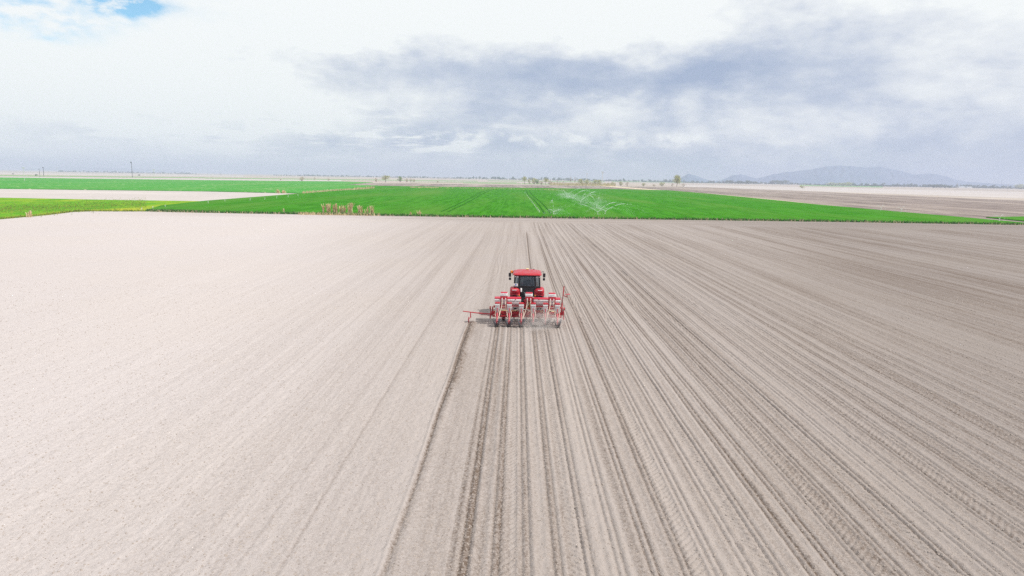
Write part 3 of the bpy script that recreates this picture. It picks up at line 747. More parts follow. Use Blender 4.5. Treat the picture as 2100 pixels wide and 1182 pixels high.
def tufts(name, line, n, h, w, mt, label, zb=.0, cat='grass', spread=1.0):
    P = []
    for i in range(n):
        t = rs.rand()*(len(line)-1); k = int(t); t -= k
        px = line[k][0]*(1-t)+line[k+1][0]*t; py = line[k][1]*(1-t)+line[k+1][1]*t
        x, y = G(px, py + rs.normal()*spread*.25); hh = h*(.3+.9*rs.rand()**1.5); wd = w*(.5+rs.rand()); a = rs.rand()*3.14; ux, uy = math.cos(a)*wd, math.sin(a)*wd; l = rs.normal()*.25*hh
        P += [(x-ux, y-uy, zb), (x+ux, y+uy, zb), (x+ux*.3+l, y+uy*.3, zb+hh), (x-ux*.3+l, y-uy*.3, zb+hh)]
    P = np.array(P); o = npmesh(name, P, np.arange(len(P)).reshape(-1, 4), mt); tag(o, label, cat, None, 'stuff'); return o
edge = [(300, 433.9), (420, 436.7), (700, 441.4), (1000, 446.3), (1400, 451.3), (1700, 455.3), (2100, 461.8)]
tufts('dry_grass', edge, 2500, .5, .09, L_BARE, 'thin dead grass verge between the tilled soil and the crop', .0, spread=1.3)
tufts('grass', edge, 9000, .55, .10, L_GRASS, 'ragged green crop edge along the tilled soil', .0, spread=.6)
tufts('dry_grass', [(612, 440.4), (700, 441.6), (780, 442.6)], 700, .6, .06, L_STRAW, 'low dead grass at the feet of the tall reeds', .0, spread=1.2)
tufts('dry_grass', [(620, 398), (700, 391.5), (752, 388.5)], 1000, .9, .14, L_STRAW, 'dead grass along the bank between the two green fields', .2, spread=1.4)
tufts('dry_grass', [(725, 390.5), (752, 388.6), (768, 386.8)], 250, 1.5, .14, L_STRAW, 'taller dead grass near the end of the field bank', .2, spread=1.2)
tufts('dry_grass', [(840, 385.6), (900, 386.4), (1165, 391)], 900, .4, .30, L_STRAW, 'dotted straw line across the far end of the green field', .28, spread=1.2)
tufts('dry_grass', [(1128, 379.3), (1190, 380.3), (1262, 381.4)], 1500, 3.2, .5, leaf_mat('dry_scrub', (.42, .36, .18), (.60, .54, .32)), 'low tawny scrub between the bushes along the far track', -.1, 'scrub', spread=2.0)
tufts('grass', [(0, 450), (100, 441.3), (150, 434.8), (185, 433.6), (300, 433.9)], 2500, .35, .08, L_WEED, 'ragged weed edge along the tilled soil at left', .0, spread=1.0)
tufts('grass', [(0, 430), (150, 424), (300, 418)], 5000, .14, .12, L_WEED, 'yellow flowering weeds through the grass strip', .08, spread=22)

# ------------------------------------------------------------------ poles and small far things
def pole(name, px, py, hpx, wpx, m, label, cat, arm=0, group=None, lamp=False):
    x, y = G(px, py); k = y/F; h = hpx*k; w = wpx*k; bm = bmesh.new()
    tube(bm, [(0, 0, -.3), (0, 0, h*.5), (0, 0, h)], [w*.55, w*.48, w*.35], 8)
    root = obj(name, bm, m); root.location = (x, y, 0); tag(root, label, cat, group)
    if arm:
        b2 = bmesh.new(); a = arm*k
        for zz in (.97, .90)[:2 if arm > 3 else 1]:
            box(b2, (a, w*.6, w*.6), (0, 0, h*zz), bev=0)
            for q in (-.46, -.2, .2, .46): tube(b2, [(a*q, 0, h*zz), (a*q, 0, h*zz+w*1.2)], w*.25, 6)
        obj('crossarm', b2, m, root)
    if lamp:
        b3 = bmesh.new(); box(b3, (w*1.9, w*1.5, h*.09), (-w*.5, 0, h*.96), bev=0); obj('transformer', b3, m, root)
    return root
pole('utility_pole', 271.5, 364.2, 31, 1.1, WOOD, 'tallest lone dark pole with a fitting at its top on the left skyline', 'pole', 0, lamp=True)
pole('utility_pole', 90, 361.5, 18, 1.0, WOOD, 'taller of the two dark poles at the left edge skyline', 'pole', 0, lamp=True)
pole('utility_pole', 81.8, 362.5, 15, .7, WOOD, 'shorter of the two dark poles at the left edge skyline', 'pole', 2.5)
pole('power_pole', 50.5, 372.5, 29, .8, PALEPOLE, 'thin pale power pole standing in the far green strip near the left edge', 'pole', 5)
pole('power_pole', 316.5, 370.8, 23, .7, PALEPOLE, 'thin pale power pole right of the tallest dark pole', 'pole', 5)
pole('power_pole', 117, 352.8, 9, .5, PALEPOLE, 'very faint small power pole on the left skyline', 'pole', 4)
pole('power_pole', 1234.8, 381.2, 28, 1.0, PALEPOLE, 'tall pale power pole behind the olive bushes', 'pole', 4)
pole('power_pole', 1203, 377, 21, .7, PALEPOLE, 'thin grey power pole left of the tall pale one', 'pole', 3.5)
pole('power_pole', 525.5, 371.5, 8.5, .6, PALEPOLE, 'short pale post on the edge of the far green strip', 'pole', 0)
pole('power_pole', 340, 369, 9, .5, PALEPOLE, 'short faint post right of the thin pale power pole', 'pole', 0)
pole('mast', 2053, 384, 16, .9, WOOD, 'thin dark mast on the right skyline', 'mast', 0)
pole('mast', 453, 360.2, 6.5, .7, WOOD, 'small dark mast on the skyline left of the far tan fields', 'mast', 0)
pole('power_pole', 1962, 389, 12, .6, PALEPOLE, 'thin pale pole right of the far white sheds', 'pole', 3)
pole('power_pole', 2066, 391, 12, .6, PALEPOLE, 'thin pale pole near the right edge of the plain', 'pole', 3)
SHED = mat('white_shed_wall', (.78, .78, .76), .7); ROOFM = mat('grey_shed_roof', (.5, .52, .55), .6)
def shed(px, py, wpx, hpx, label):
    x, y = G(px, py); k = y/F; w, h = wpx*k, hpx*k; r = empty('shed', (x, y, -.1)); bm = bmesh.new()
    box(bm, (w, w*.35, h*.65), (0, 0, h*.325), bev=0); obj('wall', bm, SHED, r)
    d = w*.36/2; v = [(-w*.51, -d, h*.65), (w*.51, -d, h*.65), (w*.51, 0, h), (-w*.51, 0, h), (-w*.51, d, h*.65), (w*.51, d, h*.65)]
    pydata('roof', v, [(0, 1, 2, 3), (3, 2, 5, 4), (0, 3, 4), (1, 5, 2), (0, 4, 5, 1)], ROOFM, r)
    tag(r, label, 'building', 'far white farm sheds'); return r
shed(1972, 385.6, 13, 3.0, 'long white farm shed on the right horizon, left of a pair')
shed(1987, 385.9, 10, 2.8, 'shorter white farm shed on the right horizon, right of a pair')
shed(1783, 381.6, 4, 4.0, 'tiny white farm building under the big hill')
shed(1904, 384.2, 8, 2.4, 'low white farm building before the thicket right of the hill')
shed(1565.5, 378.6, 2.6, 2.6, 'tiny white hut between the two dark clumps of trees')

# sprinklers: riser with tripod foot and a head
def sprinkler(px, py, hpx, label, group, z=.0, spray=None):
    x, y = G(px, py); k = y/F; h = hpx*k
    bm = bmesh.new(); tube(bm, [(0, 0, 0), (0, 0, h)], .05, 6); box(bm, (.4, .1, .08), (0, 0, .04), bev=0)
    o = obj('sprinkler', bm, PIPEW); o.location = (x, y, z)
    b2 = bmesh.new(); tube(b2, [(-.14, 0, h), (.17, 0, h+.09)], .05, 6); tube(b2, [(0, 0, h-.05), (0, 0, h+.05)], .08, 6); obj('sprinkler_head', b2, PIPEW, o)
    tag(o, label, 'sprinkler', group); return x, y, h
for px, py in ((290.6, 433), (313.6, 430), (339, 427), (427, 419), (461.4, 415.5), (513, 413.6), (543, 411.6), (567.6, 409), (591, 406.6), (611, 404.2)):
    sprinkler(px, py, 3.6, 'small white sprinkler post in the line along the pale strip edge', 'white sprinkler posts along the pale strip', .2)
for i in range(13):
    t = i/12; sprinkler(1076.5+ t*29.5, 397+ t*41, 1.3+t*1.2, 'small white sprinkler post in the line beside the dark wheel tracks', 'white sprinkler posts beside the wheel tracks', .28)
def spray_mat():
    m = bpy.data.materials.new('water_spray'); m.use_nodes = True; g = NT(m.node_tree)
    out = g.n('ShaderNodeOutputMaterial'); d = g.n('ShaderNodeBsdfDiffuse'); d.inputs[0].default_value = (.9, .93, .95, 1)
    t = g.n('ShaderNodeBsdfTranslucent'); t.inputs[0].default_value = (.9, .93, .95, 1); a = g.n('ShaderNodeMixShader'); a.inputs[0].default_value = .5
    g.link(d.outputs[0], a.inputs[1]); g.link(t.outputs[0], a.inputs[2]); g.link(a.outputs[0], out.inputs[0]); return m
SPRAY = spray_mat()
def spray(px, py, hpx, jets, label, mist_n=400):
    """jets: list of (azimuth deg, range m, rise m)"""
    x, y, h = sprinkler(px, py, hpx, label.replace('white water spray from', 'white pipe of'), 'working sprinklers in the green field', .28)
    P = []
    def drop(p, s):
        u = rs.normal(size=3); u /= np.linalg.norm(u); w = np.cross(u, rs.normal(size=3)); w /= np.linalg.norm(w)
        P.extend([p-u*s, p+w*s, p+u*s, p-w*s])
    for a, L, rise in jets:
        L *= .55; rise *= .75
        for side in (-.045, .045):
            pa = None
            for i in range(10):
                t = i/18; r = t*L; z = h + 4*rise*t*(1-t) - h*t*t; ww = .012+.02*t
                q = (np.array([math.sin(R(a))*r+side*t*4, math.cos(R(a))*r, z-ww]), np.array([math.sin(R(a))*r+side*t*4, math.cos(R(a))*r, z+ww]))
                if pa is not None and (i % 5 != 4): P.extend([pa[0], q[0], q[1], pa[1]])
                pa = q
        for i in range(int(L*20)):
            t = rs.rand(); r = t*L; z = h + 4*rise*t*(1-t) - h*t*t
            sp = .04+.10*t*t*L*.3; dz = rs.normal()*sp
            drop(np.array([math.sin(R(a))*r + rs.normal()*sp, math.cos(R(a))*r + rs.normal()*sp, max(.05, z+dz-.5*t*abs(rs.normal())*t)]), .022+.022*rs.rand())
    for i in range(mist_n):
        q = abs(rs.normal())*2.0; a = rs.rand()*6.28; drop(np.array([math.sin(a)*q+.5, math.cos(a)*q, max(.05, h*rs.rand()*1.3 + rs.normal()*.5)]), .022)
    P = np.array(P); o = npmesh('water_spray', P, np.arange(len(P)).reshape(-1, 4), SPRAY); o.location = (x, y, .28); tag(o, label, 'water', None, 'stuff')
def mist(px, py, size, dens, label):
    x, y = G(px, py); bm = bmesh.new(); bmesh.ops.create_icosphere(bm, subdivisions=2, radius=1)
    o = obj('water_mist', bm, MIST); o.location = (x, y, .35+size[2]*.7); o.scale = size; o.rotation_euler.z = R(-20); tag(o, label, 'water', None, 'stuff')
def mist_mat():
    m = bpy.data.materials.new('water_mist'); m.use_nodes = True; g = NT(m.node_tree)
    out = g.n('ShaderNodeOutputMaterial'); pv = g.n('ShaderNodeVolumePrincipled'); pv.inputs['Color'].default_value = (.97, .98, 1, 1)
    tc = g.n('ShaderNodeTexCoord'); ln = g.n('ShaderNodeVectorMath', operation='LENGTH'); g.link(tc.outputs['Object'], ln.inputs[0])
    mp = g.n('ShaderNodeMapRange'); g.link(ln.outputs['Value'], mp.inputs[0]); mp.inputs[1].default_value = 0; mp.inputs[2].default_value = 1; mp.inputs[3].default_value = .075; mp.inputs[4].default_value = 0
    g.link(g.m('MULTIPLY', mp.outputs[0], g.sstep(g.noise(tc.outputs['Object'], 1.6, 4, .6), .38, .66)), pv.inputs['Density']); g.link(pv.outputs[0], out.inputs['Volume']); return m
MIST = mist_mat()
for q in ((1158, 404.5, (5.5, 9, 1.5), 'densest pale water mist over the furthest sprinkler'), (1170, 410, (6, 9, 1.4), 'pale water mist over the second sprinkler from the far end'), (1191, 419, (4.5, 5, 1.8), 'pale water mist over the sprinkler left of the bushiest one'),
          (1223, 429, (4.5, 5, 2.0), 'pale water mist over the bushiest sprinkler'), (1228, 436, (3.5, 4, 1.0), 'low water mist between the two nearest grouped sprinklers'), (1140, 440.5, (3.0, 3, 1.0), 'pale water mist beside the lone near sprinkler')):
    mist(q[0], q[1], q[2], 1, q[3])
spray(1135.5, 442, 5, ((-5, 14, 3.6), (-60, 5, .8), (80, 7, .8)), 'white water spray from the nearest sprinkler left of the group', 700)
spray(1225.5, 442.5, 5, ((62, 20, 3.2), (-42, 26, 2.4), (100, 16, 1.6)), 'white water spray from the nearest sprinkler of the group', 260)
spray(1241, 441, 5, ((58, 24, 2.6), (-70, 10, 1.2)), 'white water spray from the sprinkler right of the group', 60)
spray(1224, 429, 4, ((-12, 26, 4.0), (14, 16, 3.4), (-70, 10, 1.5)), 'white water spray from the bushiest sprinkler in the middle of the group', 900)
spray(1191, 419, 4, ((40, 34, 4.5), (-72, 20, 2.0), (20, 22, 3.5), (75, 18, 3.5)), 'white water spray from the sprinkler left of the bushiest one', 900)
spray(1175, 410, 3.5, ((-70, 16, 2.5), (35, 40, 4.0), (60, 24, 4)), 'white water spray from the second sprinkler from the far end', 900)
spray(1163, 405, 3, ((-60, 18, 3.0), (45, 40, 4.5), (-20, 20, 3)), 'white water spray from the furthest sprinkler of the group', 1300)
for px, py, lab in ((1848, 437.5, 'white water spray from the sprinkler on the sandy track below the hill'), (1806, 433.5, 'white water spray from the leftmost sprinkler on the sandy track'), (2049, 456, 'white water spray from the sprinkler by the small green wedge')):
    spray(px, py, 5, ((-60, 4, 1.2), (60, 5, 1.4)), lab, 70)

# ------------------------------------------------------------------ the planter
PO = (MX, MY, 0.0)
planter = empty('seed_planter', PO)
tag(planter, 'red six-row seed planter with white hoppers raising dust behind the tractor', 'planter')
bm = bmesh.new(); box(bm, (4.25, .14, .20), (0, 1.3, .55), bev=.012); box(bm, (4.1, .06, .10), (0, 1.16, .38), bev=.01)
for x in (-1.05, -.2, .5, 1.05): box(bm, (.50, .03, .16), (x, 1.21, .68), bev=.006)
for x in (-.42, .42): box(bm, (.07, .6, .06), (x, 1.62, .60), bev=.01)
box(bm, (4.0, .10, .12), (0, 1.34, .92), bev=.012)
for x in (-2.05, -.32, .32, 2.05): box(bm, (.07, .10, .36), (x, 1.32, .74), bev=.01)
obj('toolbar', bm, DARKRED, planter)
bm = bmesh.new()
for x in (-.32, .34): box(bm, (.06, .10, .75), (x, 1.62, 1.0), rot=(R(-14), 0, 0), bev=.01)
box(bm, (.74, .08, .08), (0.01, 1.71, 1.36), bev=.01); tube(bm, [(0, 1.72, 1.30), (0, 2.55, 1.18)], .03, 8)
for x in (-.40, .40): tube(bm, [(x, 1.75, .50), (x*.9, 2.7, .52)], .035, 8)
obj('hitch_frame', bm, BLACK, planter)

def row_unit(x):
    bm = bmesh.new()
    tube(bm, [(0, -.02, .20), (0, .10, .34), (0, .42, .74)], [.028, .034, .034], 8)       # rear press-wheel arm
    box(bm, (.12, .34, .30), (0, .62, .46), bev=.02, taper=(.7, .7))
    for s in (-.085, .085):
        box(bm, (.02, .46, .05), (s, .98, .56), bev=.004); box(bm, (.02, .46, .05), (s, .98, .40), bev=.004)
    box(bm, (.22, .06, .28), (0, 1.19, .50), bev=.01)
    box(bm, (.06, .05, .11), (0, -.03, .21), bev=.01)
    tube(bm, [(-.12, .02, .30), (.12, .02, .30)], .014, 6)
    tube(bm, [(0, .34, .82), (0, .38, 1.02)], .022, 8)
    u = obj('row_unit', bm, PINKRED, planter, 'auto'); u.location = (x, 0, 0)
    b = bmesh.new(); box(b, (.285, .32, .10), (0, .56, 1.20), bev=.02); box(b, (.27, .30, .25), (0, .56, 1.03), bev=.03, taper=(.93, .9)); box(b, (.25, .27, .22), (0, .55, .81), bev=.03, taper=(.50, .55))
    h = obj('seed_hopper', b, MILKY, u, 'auto')
    b = bmesh.new(); box(b, (.287, .012, .085), (0, .396, 1.205), bev=.004); obj('hopper_rim', b, WHITEP, u)
    b = bmesh.new(); box(b, (.30, .34, .06), (0, .56, 1.28), bev=.025, taper=(1.0, 1.0)); box(b, (.22, .24, .03), (0, .56, 1.315), bev=.012); obj('hopper_lid', b, RED, u, 'auto')
    b = bmesh.new()
    tube(b, curve_pts([(-.10, .42, .80), (-.11, .34, .62), (-.03, .28, .42)]), .018, 6); tube(b, curve_pts([(.11, .42, .84), (.115, .34, .62), (.04, .28, .40)]), .020, 6); box(b, (.03, .03, .05), (0, .37, .72), bev=.006)
    obj('seed_tube', b, HOSE, u)
    for s in (-1, 1):
        M = Matrix.Translation((s*.12, 0, .245)) @ Matrix.Rotation(s*R(18), 4, 'Y')
        b = bmesh.new(); lathe(b, [(.165, -.045), (.235, -.042), (.255, -.018), (.255, .018), (.235, .042), (.165, .045)], 28, M, closed=True)
        w = obj('press_wheel', b, RUBBERG, u, 'auto')
        b = bmesh.new(); lathe(b, [(.03, -.045), (.165, -.022), (.165, .022), (.03, .045)], 20, M); obj('wheel_hub', b, STEEL, u, 'auto')
    for s in (-1, 1):
        M = Matrix.Translation((s*.05, .52, .16)) @ Matrix.Rotation(s*R(6), 4, 'Z'); b = bmesh.new(); lathe(b, [(.02, -.02), (.19, -.003), (.19, .003), (.02, .02)], 24, M); obj('opener_disc', b, STEEL, u)
for k in range(6): row_unit(-1.75+.7*k)

def fert(x0, x1):
    cx, w = (x0+x1)/2, x1-x0; bm = bmesh.new()
    box(bm, (w, .50, .20), (0, 0, 1.18), bev=.03); box(bm, (w, .46, .16), (0, 0, 1.01), bev=.03, taper=(.97, .55))
    h = obj('fertilizer_hopper', bm, MILKY, planter, 'auto'); h.location = (cx, 1.55, 0)
    b = bmesh.new(); box(b, (w+.02, .53, .12), (0, 0, 1.32), bev=.03); obj('hopper_band', b, WHITEP, h, 'auto')
    b = bmesh.new(); box(b, (w+.03, .54, .07), (0, 0.02, 1.41), bev=.03)
    for q in (-.3, .3): box(b, (.06, .05, .03), (w*q, -.27, 1.385), bev=.005)
    obj('hopper_lid', b, PINKRED, h, 'auto')
    return h
fert(-1.93, -.38); fert(.38, 1.96)

def micro(x, ends, n_front):
    bm = bmesh.new(); box(bm, (.42, .34, .22), (0, 0, 1.55), bev=.015)
    for s in (-1, 1): box(bm, (.055, .16, .62), (s*.182, .06, 1.18), bev=.008)
    box(bm, (.42, .14, .05), (0, .08, .91), bev=.008)
    m_ = obj('granule_hopper', bm, RED, planter, 'auto'); m_.location = (x, .92, 0)
    b = bmesh.new(); box(b, (.43, .35, .155), (0, 0, 1.735), bev=.012); obj('hopper_band', b, WHITEP, m_, 'auto')
    b = bmesh.new(); box(b, (.40, .33, .05), (0, 0.01, 1.835), bev=.02); obj('hopper_lid', b, PINKRED, m_, 'auto')
    b = bmesh.new(); box(b, (.26, .004, .028), (0, -.178, 1.745), bev=0); obj('label_print', b, mat('grey_print', (.35, .36, .38), .6), m_)
    for s, e in zip((-.10, .10), ends):
        b = bmesh.new(); box(b, (.05, .06, .09), (s, -.19, 1.50), bev=.01); box(b, (.07, .04, .03), (s, -.19, 1.455), bev=.006); obj('metering_outlet', b, WHITEP, m_)
        b = bmesh.new()
        p0 = Vector((s, -.20, 1.44)); e3 = Vector((e-x, -.60, .46)); mid = Vector((s + (e-x-s)*.25, -.36, .98))
        tube(b, curve_pts([p0, p0+Vector((0, -.02, -.16)), mid, Vector((s+(e-x-s)*.7, -.50, .66)), e3]), .022, 8); obj('granule_hose', b, HOSE, m_, 'auto')
micro(-1.38, (-1.66, -1.14), 2); micro(.09, (-.24, .28), 2); micro(1.44, (1.14, 1.67), 2)
# vacuum fan, hydraulic hoses
bm = bmesh.new(); M = Matrix.Translation((.08, 1.20, 1.10)) @ Matrix.Rotation(R(90), 4, 'Z')
lathe(bm, [(.06, -.09), (.24, -.09), (.27, -.05), (.27, .05), (.24, .09), (.06, .09)], 28, M); box(bm, (.14, .12, .24), (-.12, 1.2, 1.28), rot=(0, R(-20), 0), bev=.01)
fan = obj('fan_housing', bm, RED, planter, 'auto')
bm = bmesh.new(); lathe(bm, [(.03, -.10), (.13, -.10), (.13, -.092), (.03, -.092)], 20, M); obj('fan_intake', bm, BLACK, planter)
for i, (o, mt) in enumerate(((0, HOSE), (.05, HOSEO), (-.06, HOSE), (.10, YELLOW))):
    bm = bmesh.new(); tube(bm, curve_pts([(.04+o, 1.02, 1.28), (.08+o*1.5, .94, 1.18), (.0+o*2, .96, .98), (.12+o, .98, .82), (.05+o*3, 1.1, .66)], 8), .018, 8); obj('hydraulic_hose', bm, mt, planter)
bm = bmesh.new(); tube(bm, curve_pts([(-.3, 1.4, .74), (-.9, 1.18, .70), (-1.5, 1.17, .73), (-1.95, 1.2, .70)]), .022, 8); obj('manifold_pipe', bm, YELLOW, planter)
bm = bmesh.new(); tube(bm, curve_pts([(.3, 1.4, .74), (.9, 1.18, .70), (1.2, 1.16, .78), (1.6, 1.16, .70), (1.9, 1.2, .74)]), .022, 8); obj('manifold_pipe', bm, YELLOW, planter)
# name plates on the frame
PLATE = mat('plate_paint', (.62, .58, .55), .5, dust=.2)
def plate(x0, x1, marks):
    bm = bmesh.new(); w = x1-x0; box(bm, (w, .012, .20), (0, 0, .0), bev=.004); p = obj('name_plate', bm, PLATE, planter); p.location = ((x0+x1)/2, 1.262, .84)
    v, f = [], []
    for quad in marks:
        b = len(v); v += [(a-(x0+x1)/2, -.010, c) for a, c in quad]; f.append(tuple(range(b, b+len(quad))))
    pydata('plate_marking', v, f, BLACK, p)
plate(.52, 1.02, [[(.60, .02), (.80, .02), (.84, .055), (.63, .055)], [(.58, -.06), (.68, -.06), (.70, -.01), (.59, -.01)], [(.72, -.06), (.78, -.06), (.86, .035), (.80, .035)], [(.60, -.015), (.64, -.015), (.66, .03), (.62, .03)]])
plate(-.92, -.48, [[(-.86, .01), (-.56, .01), (-.52, .05), (-.84, .05)], [(-.84, -.05), (-.60, -.05), (-.66, -.02), (-.78, -.02)], [(-.80, -.02), (-.62, -.02), (-.60, .01), (-.78, .01)]])
plate(-1.55, -1.22, [[(-1.50, .0), (-1.30, .0), (-1.30, .03), (-1.50, .03)]])
plate(1.22, 1.60, [])
# carrying wheels
for x in (-1.40, 1.36):
    M = Matrix.Translation((0, 0, 0)); bm = bmesh.new()
    lathe(bm, [(.20, -.07), (.30, -.085), (.325, -.05), (.325, .05), (.30, .085), (.20, .07)], 32, M, closed=True)
    for k in range(20):
        a = k*math.pi/10; box(bm, (.15, .03, .02), (0, .325*math.cos(a), .325*math.sin(a)), rot=(a-math.pi/2, 0, 0), bev=0)
    w = obj('carrying_wheel', bm, RUBBERG, planter, 'auto'); w.location = (x, 1.75, .325)
    bm = bmesh.new(); lathe(bm, [(.04, -.06), (.20, -.05), (.20, .05), (.04, .06)], 20, M); obj('rim', bm, RIMW, w, 'auto')
    bm = bmesh.new(); box(bm, (.03, .45, .05), (-.14, -.25, .10), rot=(R(-20), 0, 0), bev=.005); box(bm, (.03, .45, .05), (.14, -.25, .10), rot=(R(-20), 0, 0), bev=.005); box(bm, (.26, .04, .045), (0, -.36, -.12), bev=.008)
    for s in (-1, 1): box(bm, (.02, .04, .35), (s*.12, -.36, .04), bev=.004)
    obj('wheel_bracket', bm, PINKRED, w)
# marker arms
def marker_disc(parent, loc, rz):
    M = Matrix.Translation(loc) @ Matrix.Rotation(rz, 4, 'Z'); bm = bmesh.new(); lathe(bm, [(.02, -.03), (.19, .01), (.19, .016), (.02, -.015)], 24, M); return obj('marker_disc', bm, PINKRED, parent, 'auto')
bm = bmesh.new(); box(bm, (.12, .16, .20), (-2.08, 1.3, .50), bev=.015)
tube(bm, [(-2.08, 1.28, .47), (-3.0, 1.22, .53), (-3.82, 1.18, .63)], [.04, .033, .026], 8); tube(bm, [(-2.1, 1.28, .40), (-2.75, 1.24, .42)], .018, 6)
tube(bm, [(-3.36, 1.20, .58), (-3.35, 1.19, .25)], .028, 8); tube(bm, [(-3.35, 1.19, .27), (-3.46, 1.02, .2)], .022, 8)
ma = obj('marker_arm', bm, RED, planter, 'auto'); ma['label'] = 'marker arm let down to the left'
marker_disc(ma, (-3.46, 1.0, .16), R(12))
bm = bmesh.new(); box(bm, (.12, .16, .22), (2.10, 1.3, .60), bev=.015); tube(bm, [(2.08, 1.3, .62), (2.06, 1.32, 1.20), (2.12, 1.34, 1.75), (2.16, 1.36, 2.22)], [.04, .04, .033, .028], 8)
tube(bm, [(2.10, 1.32, 1.66), (2.34, 1.30, 1.58)], .024, 8); tube(bm, [(2.34, 1.30, 1.55), (2.36, 1.30, 1.72)], .022, 8); box(bm, (.06, .06, .06), (2.10, 1.33, 1.50), bev=.01)
mb = obj('marker_arm', bm, RED, planter, 'auto'); mb['label'] = 'marker arm folded upright'
bm = bmesh.new(); M = Matrix.Translation((2.38, 1.32, 1.74)) @ Matrix.Rotation(R(84), 4, 'Y'); lathe(bm, [(.02, -.02), (.17, .0), (.17, .008), (.02, -.008)], 24, M); obj('marker_disc', bm, RED, mb)
for s in (-1, 1):
    bm = bmesh.new(); M = Matrix.Translation((s*2.19, 1.25, .86)); lathe(bm, [(.02, -.04), (.09, -.04), (.09, .04), (.02, .04)], 18, M); box(bm, (.05, .05, .60), (s*2.17, 1.22, .55), bev=.01); tube(bm, [(s*2.17, 1.22, .38), (s*2.19, 1.18, .22)], .04, 8); obj('end_bracket', bm, RED, planter, 'auto')

# ------------------------------------------------------------------ the tractor (same origin as the planter: y forward from its press wheels)
tractor = empty('tractor', (MX, MY+3.25, 0))
tag(tractor, 'red cabbed tractor seen from behind, pulling the planter up the field', 'tractor')
AX = 0.0   # rear axle at local y 0
TYR = RUBBER
def tyre(name, x, y, r, w, lug, nl, parent):
    bm = bmesh.new(); lathe(bm, [(r*.60, -w*.36), (r*.78, -w*.5), (r*.93, -w*.48), (r*.965, -w*.30), (r*.975, 0), (r*.965, w*.30), (r*.93, w*.48), (r*.78, w*.5), (r*.60, w*.36)], 40, closed=True)
    for k in range(nl):
        for s in (-1, 1):
            a = 2*math.pi*(k + (.5 if s > 0 else 0))/nl
            t = bmesh.new(); bmesh.ops.create_cube(t, size=1)
            for v in t.verts: v.co = Vector((v.co.x*w*.50, v.co.y*lug*.9, v.co.z*lug))
            t.transform(Matrix.Rotation(a, 4, 'X') @ Matrix.Translation((s*w*.25, 0, r*.985)) @ Matrix.Rotation(s*R(38), 4, 'Z'))
            me = bpy.data.meshes.new('t'); t.to_mesh(me); bm.from_mesh(me); t.free(); bpy.data.meshes.remove(me)
    o = obj(name, bm, TYR, parent, 'auto'); o.location = (x, y, r)
    bm = bmesh.new(); lathe(bm, [(r*.12, -w*.2), (r*.45, -w*.16), (r*.60, -w*.34), (r*.60, w*.34), (r*.45, w*.16), (r*.12, w*.2)], 28); obj('rim', bm, RIMW, o, 'auto')
    return o
for s in (-1, 1): tyre('rear_wheel', s*.80, 0, .84, .50, .06, 20, tractor)
for s in (-1, 1): tyre('front_wheel', s*.78, 2.45, .58, .38, .045, 16, tractor)
bm = bmesh.new(); box(bm, (.50, 2.9, .42), (0, 1.3, .80), bev=.04); tube(bm, [(-.95, 0, .84), (.95, 0, .84)], .09, 12); tube(bm, [(-.9, 2.45, .58), (.9, 2.45, .58)], .06, 10); box(bm, (.72, .30, 1.15), (0, -.42, 1.10), bev=.04); box(bm, (.90, .12, .45), (0, -.30, 1.70), bev=.03)
for s in (-1, 1):
    tube(bm, [(s*.22, -.55, 1.10), (s*.36, -.95, 1.02)], .035, 8); tube(bm, [(s*.36, -.95, 1.02), (s*.38, -.98, .56)], .02, 8)
box(bm, (.10, .10, .5), (.16, -.60, .95), bev=.01)
obj('chassis', bm, BLACK, tractor, 'auto')
bm = bmesh.new()
for (x, z) in ((-.14, 1.46), (-.07, 1.42), (.0, 1.44), (.10, 1.30), (-.20, 1.20)):
    tube(bm, [(x, -.57, z), (x+.05, -.62, z-.05)], .022, 8)
tube(bm, [(-.18, -.60, 1.56), (-.05, -.62, 1.50)], .014, 6)
for z in (1.22, 1.12, 1.02): box(bm, (.07, .04, .05), (-.12, -.59, z), bev=.01)
obj('hydraulic_coupling', bm, STEEL, tractor)
bm = bmesh.new(); box(bm, (.80, 2.1, .62), (0, 2.25, 1.30), bev=.12); box(bm, (.62, .5, .5), (0, 3.1, 1.22), bev=.10)
hood = obj('hood', bm, RED, tractor, 'auto')
bm = bmesh.new(); box(bm, (.56, .04, .40), (0, 3.365, 1.2), bev=.02); obj('grille', bm, BLACK, hood)
bm = bmesh.new(); tube(bm, [(.36, 1.75, 1.5), (.36, 1.75, 2.30), (.36, 1.68, 2.42)], .045, 10); obj('exhaust_pipe', bm, BLACK, tractor, 'auto')
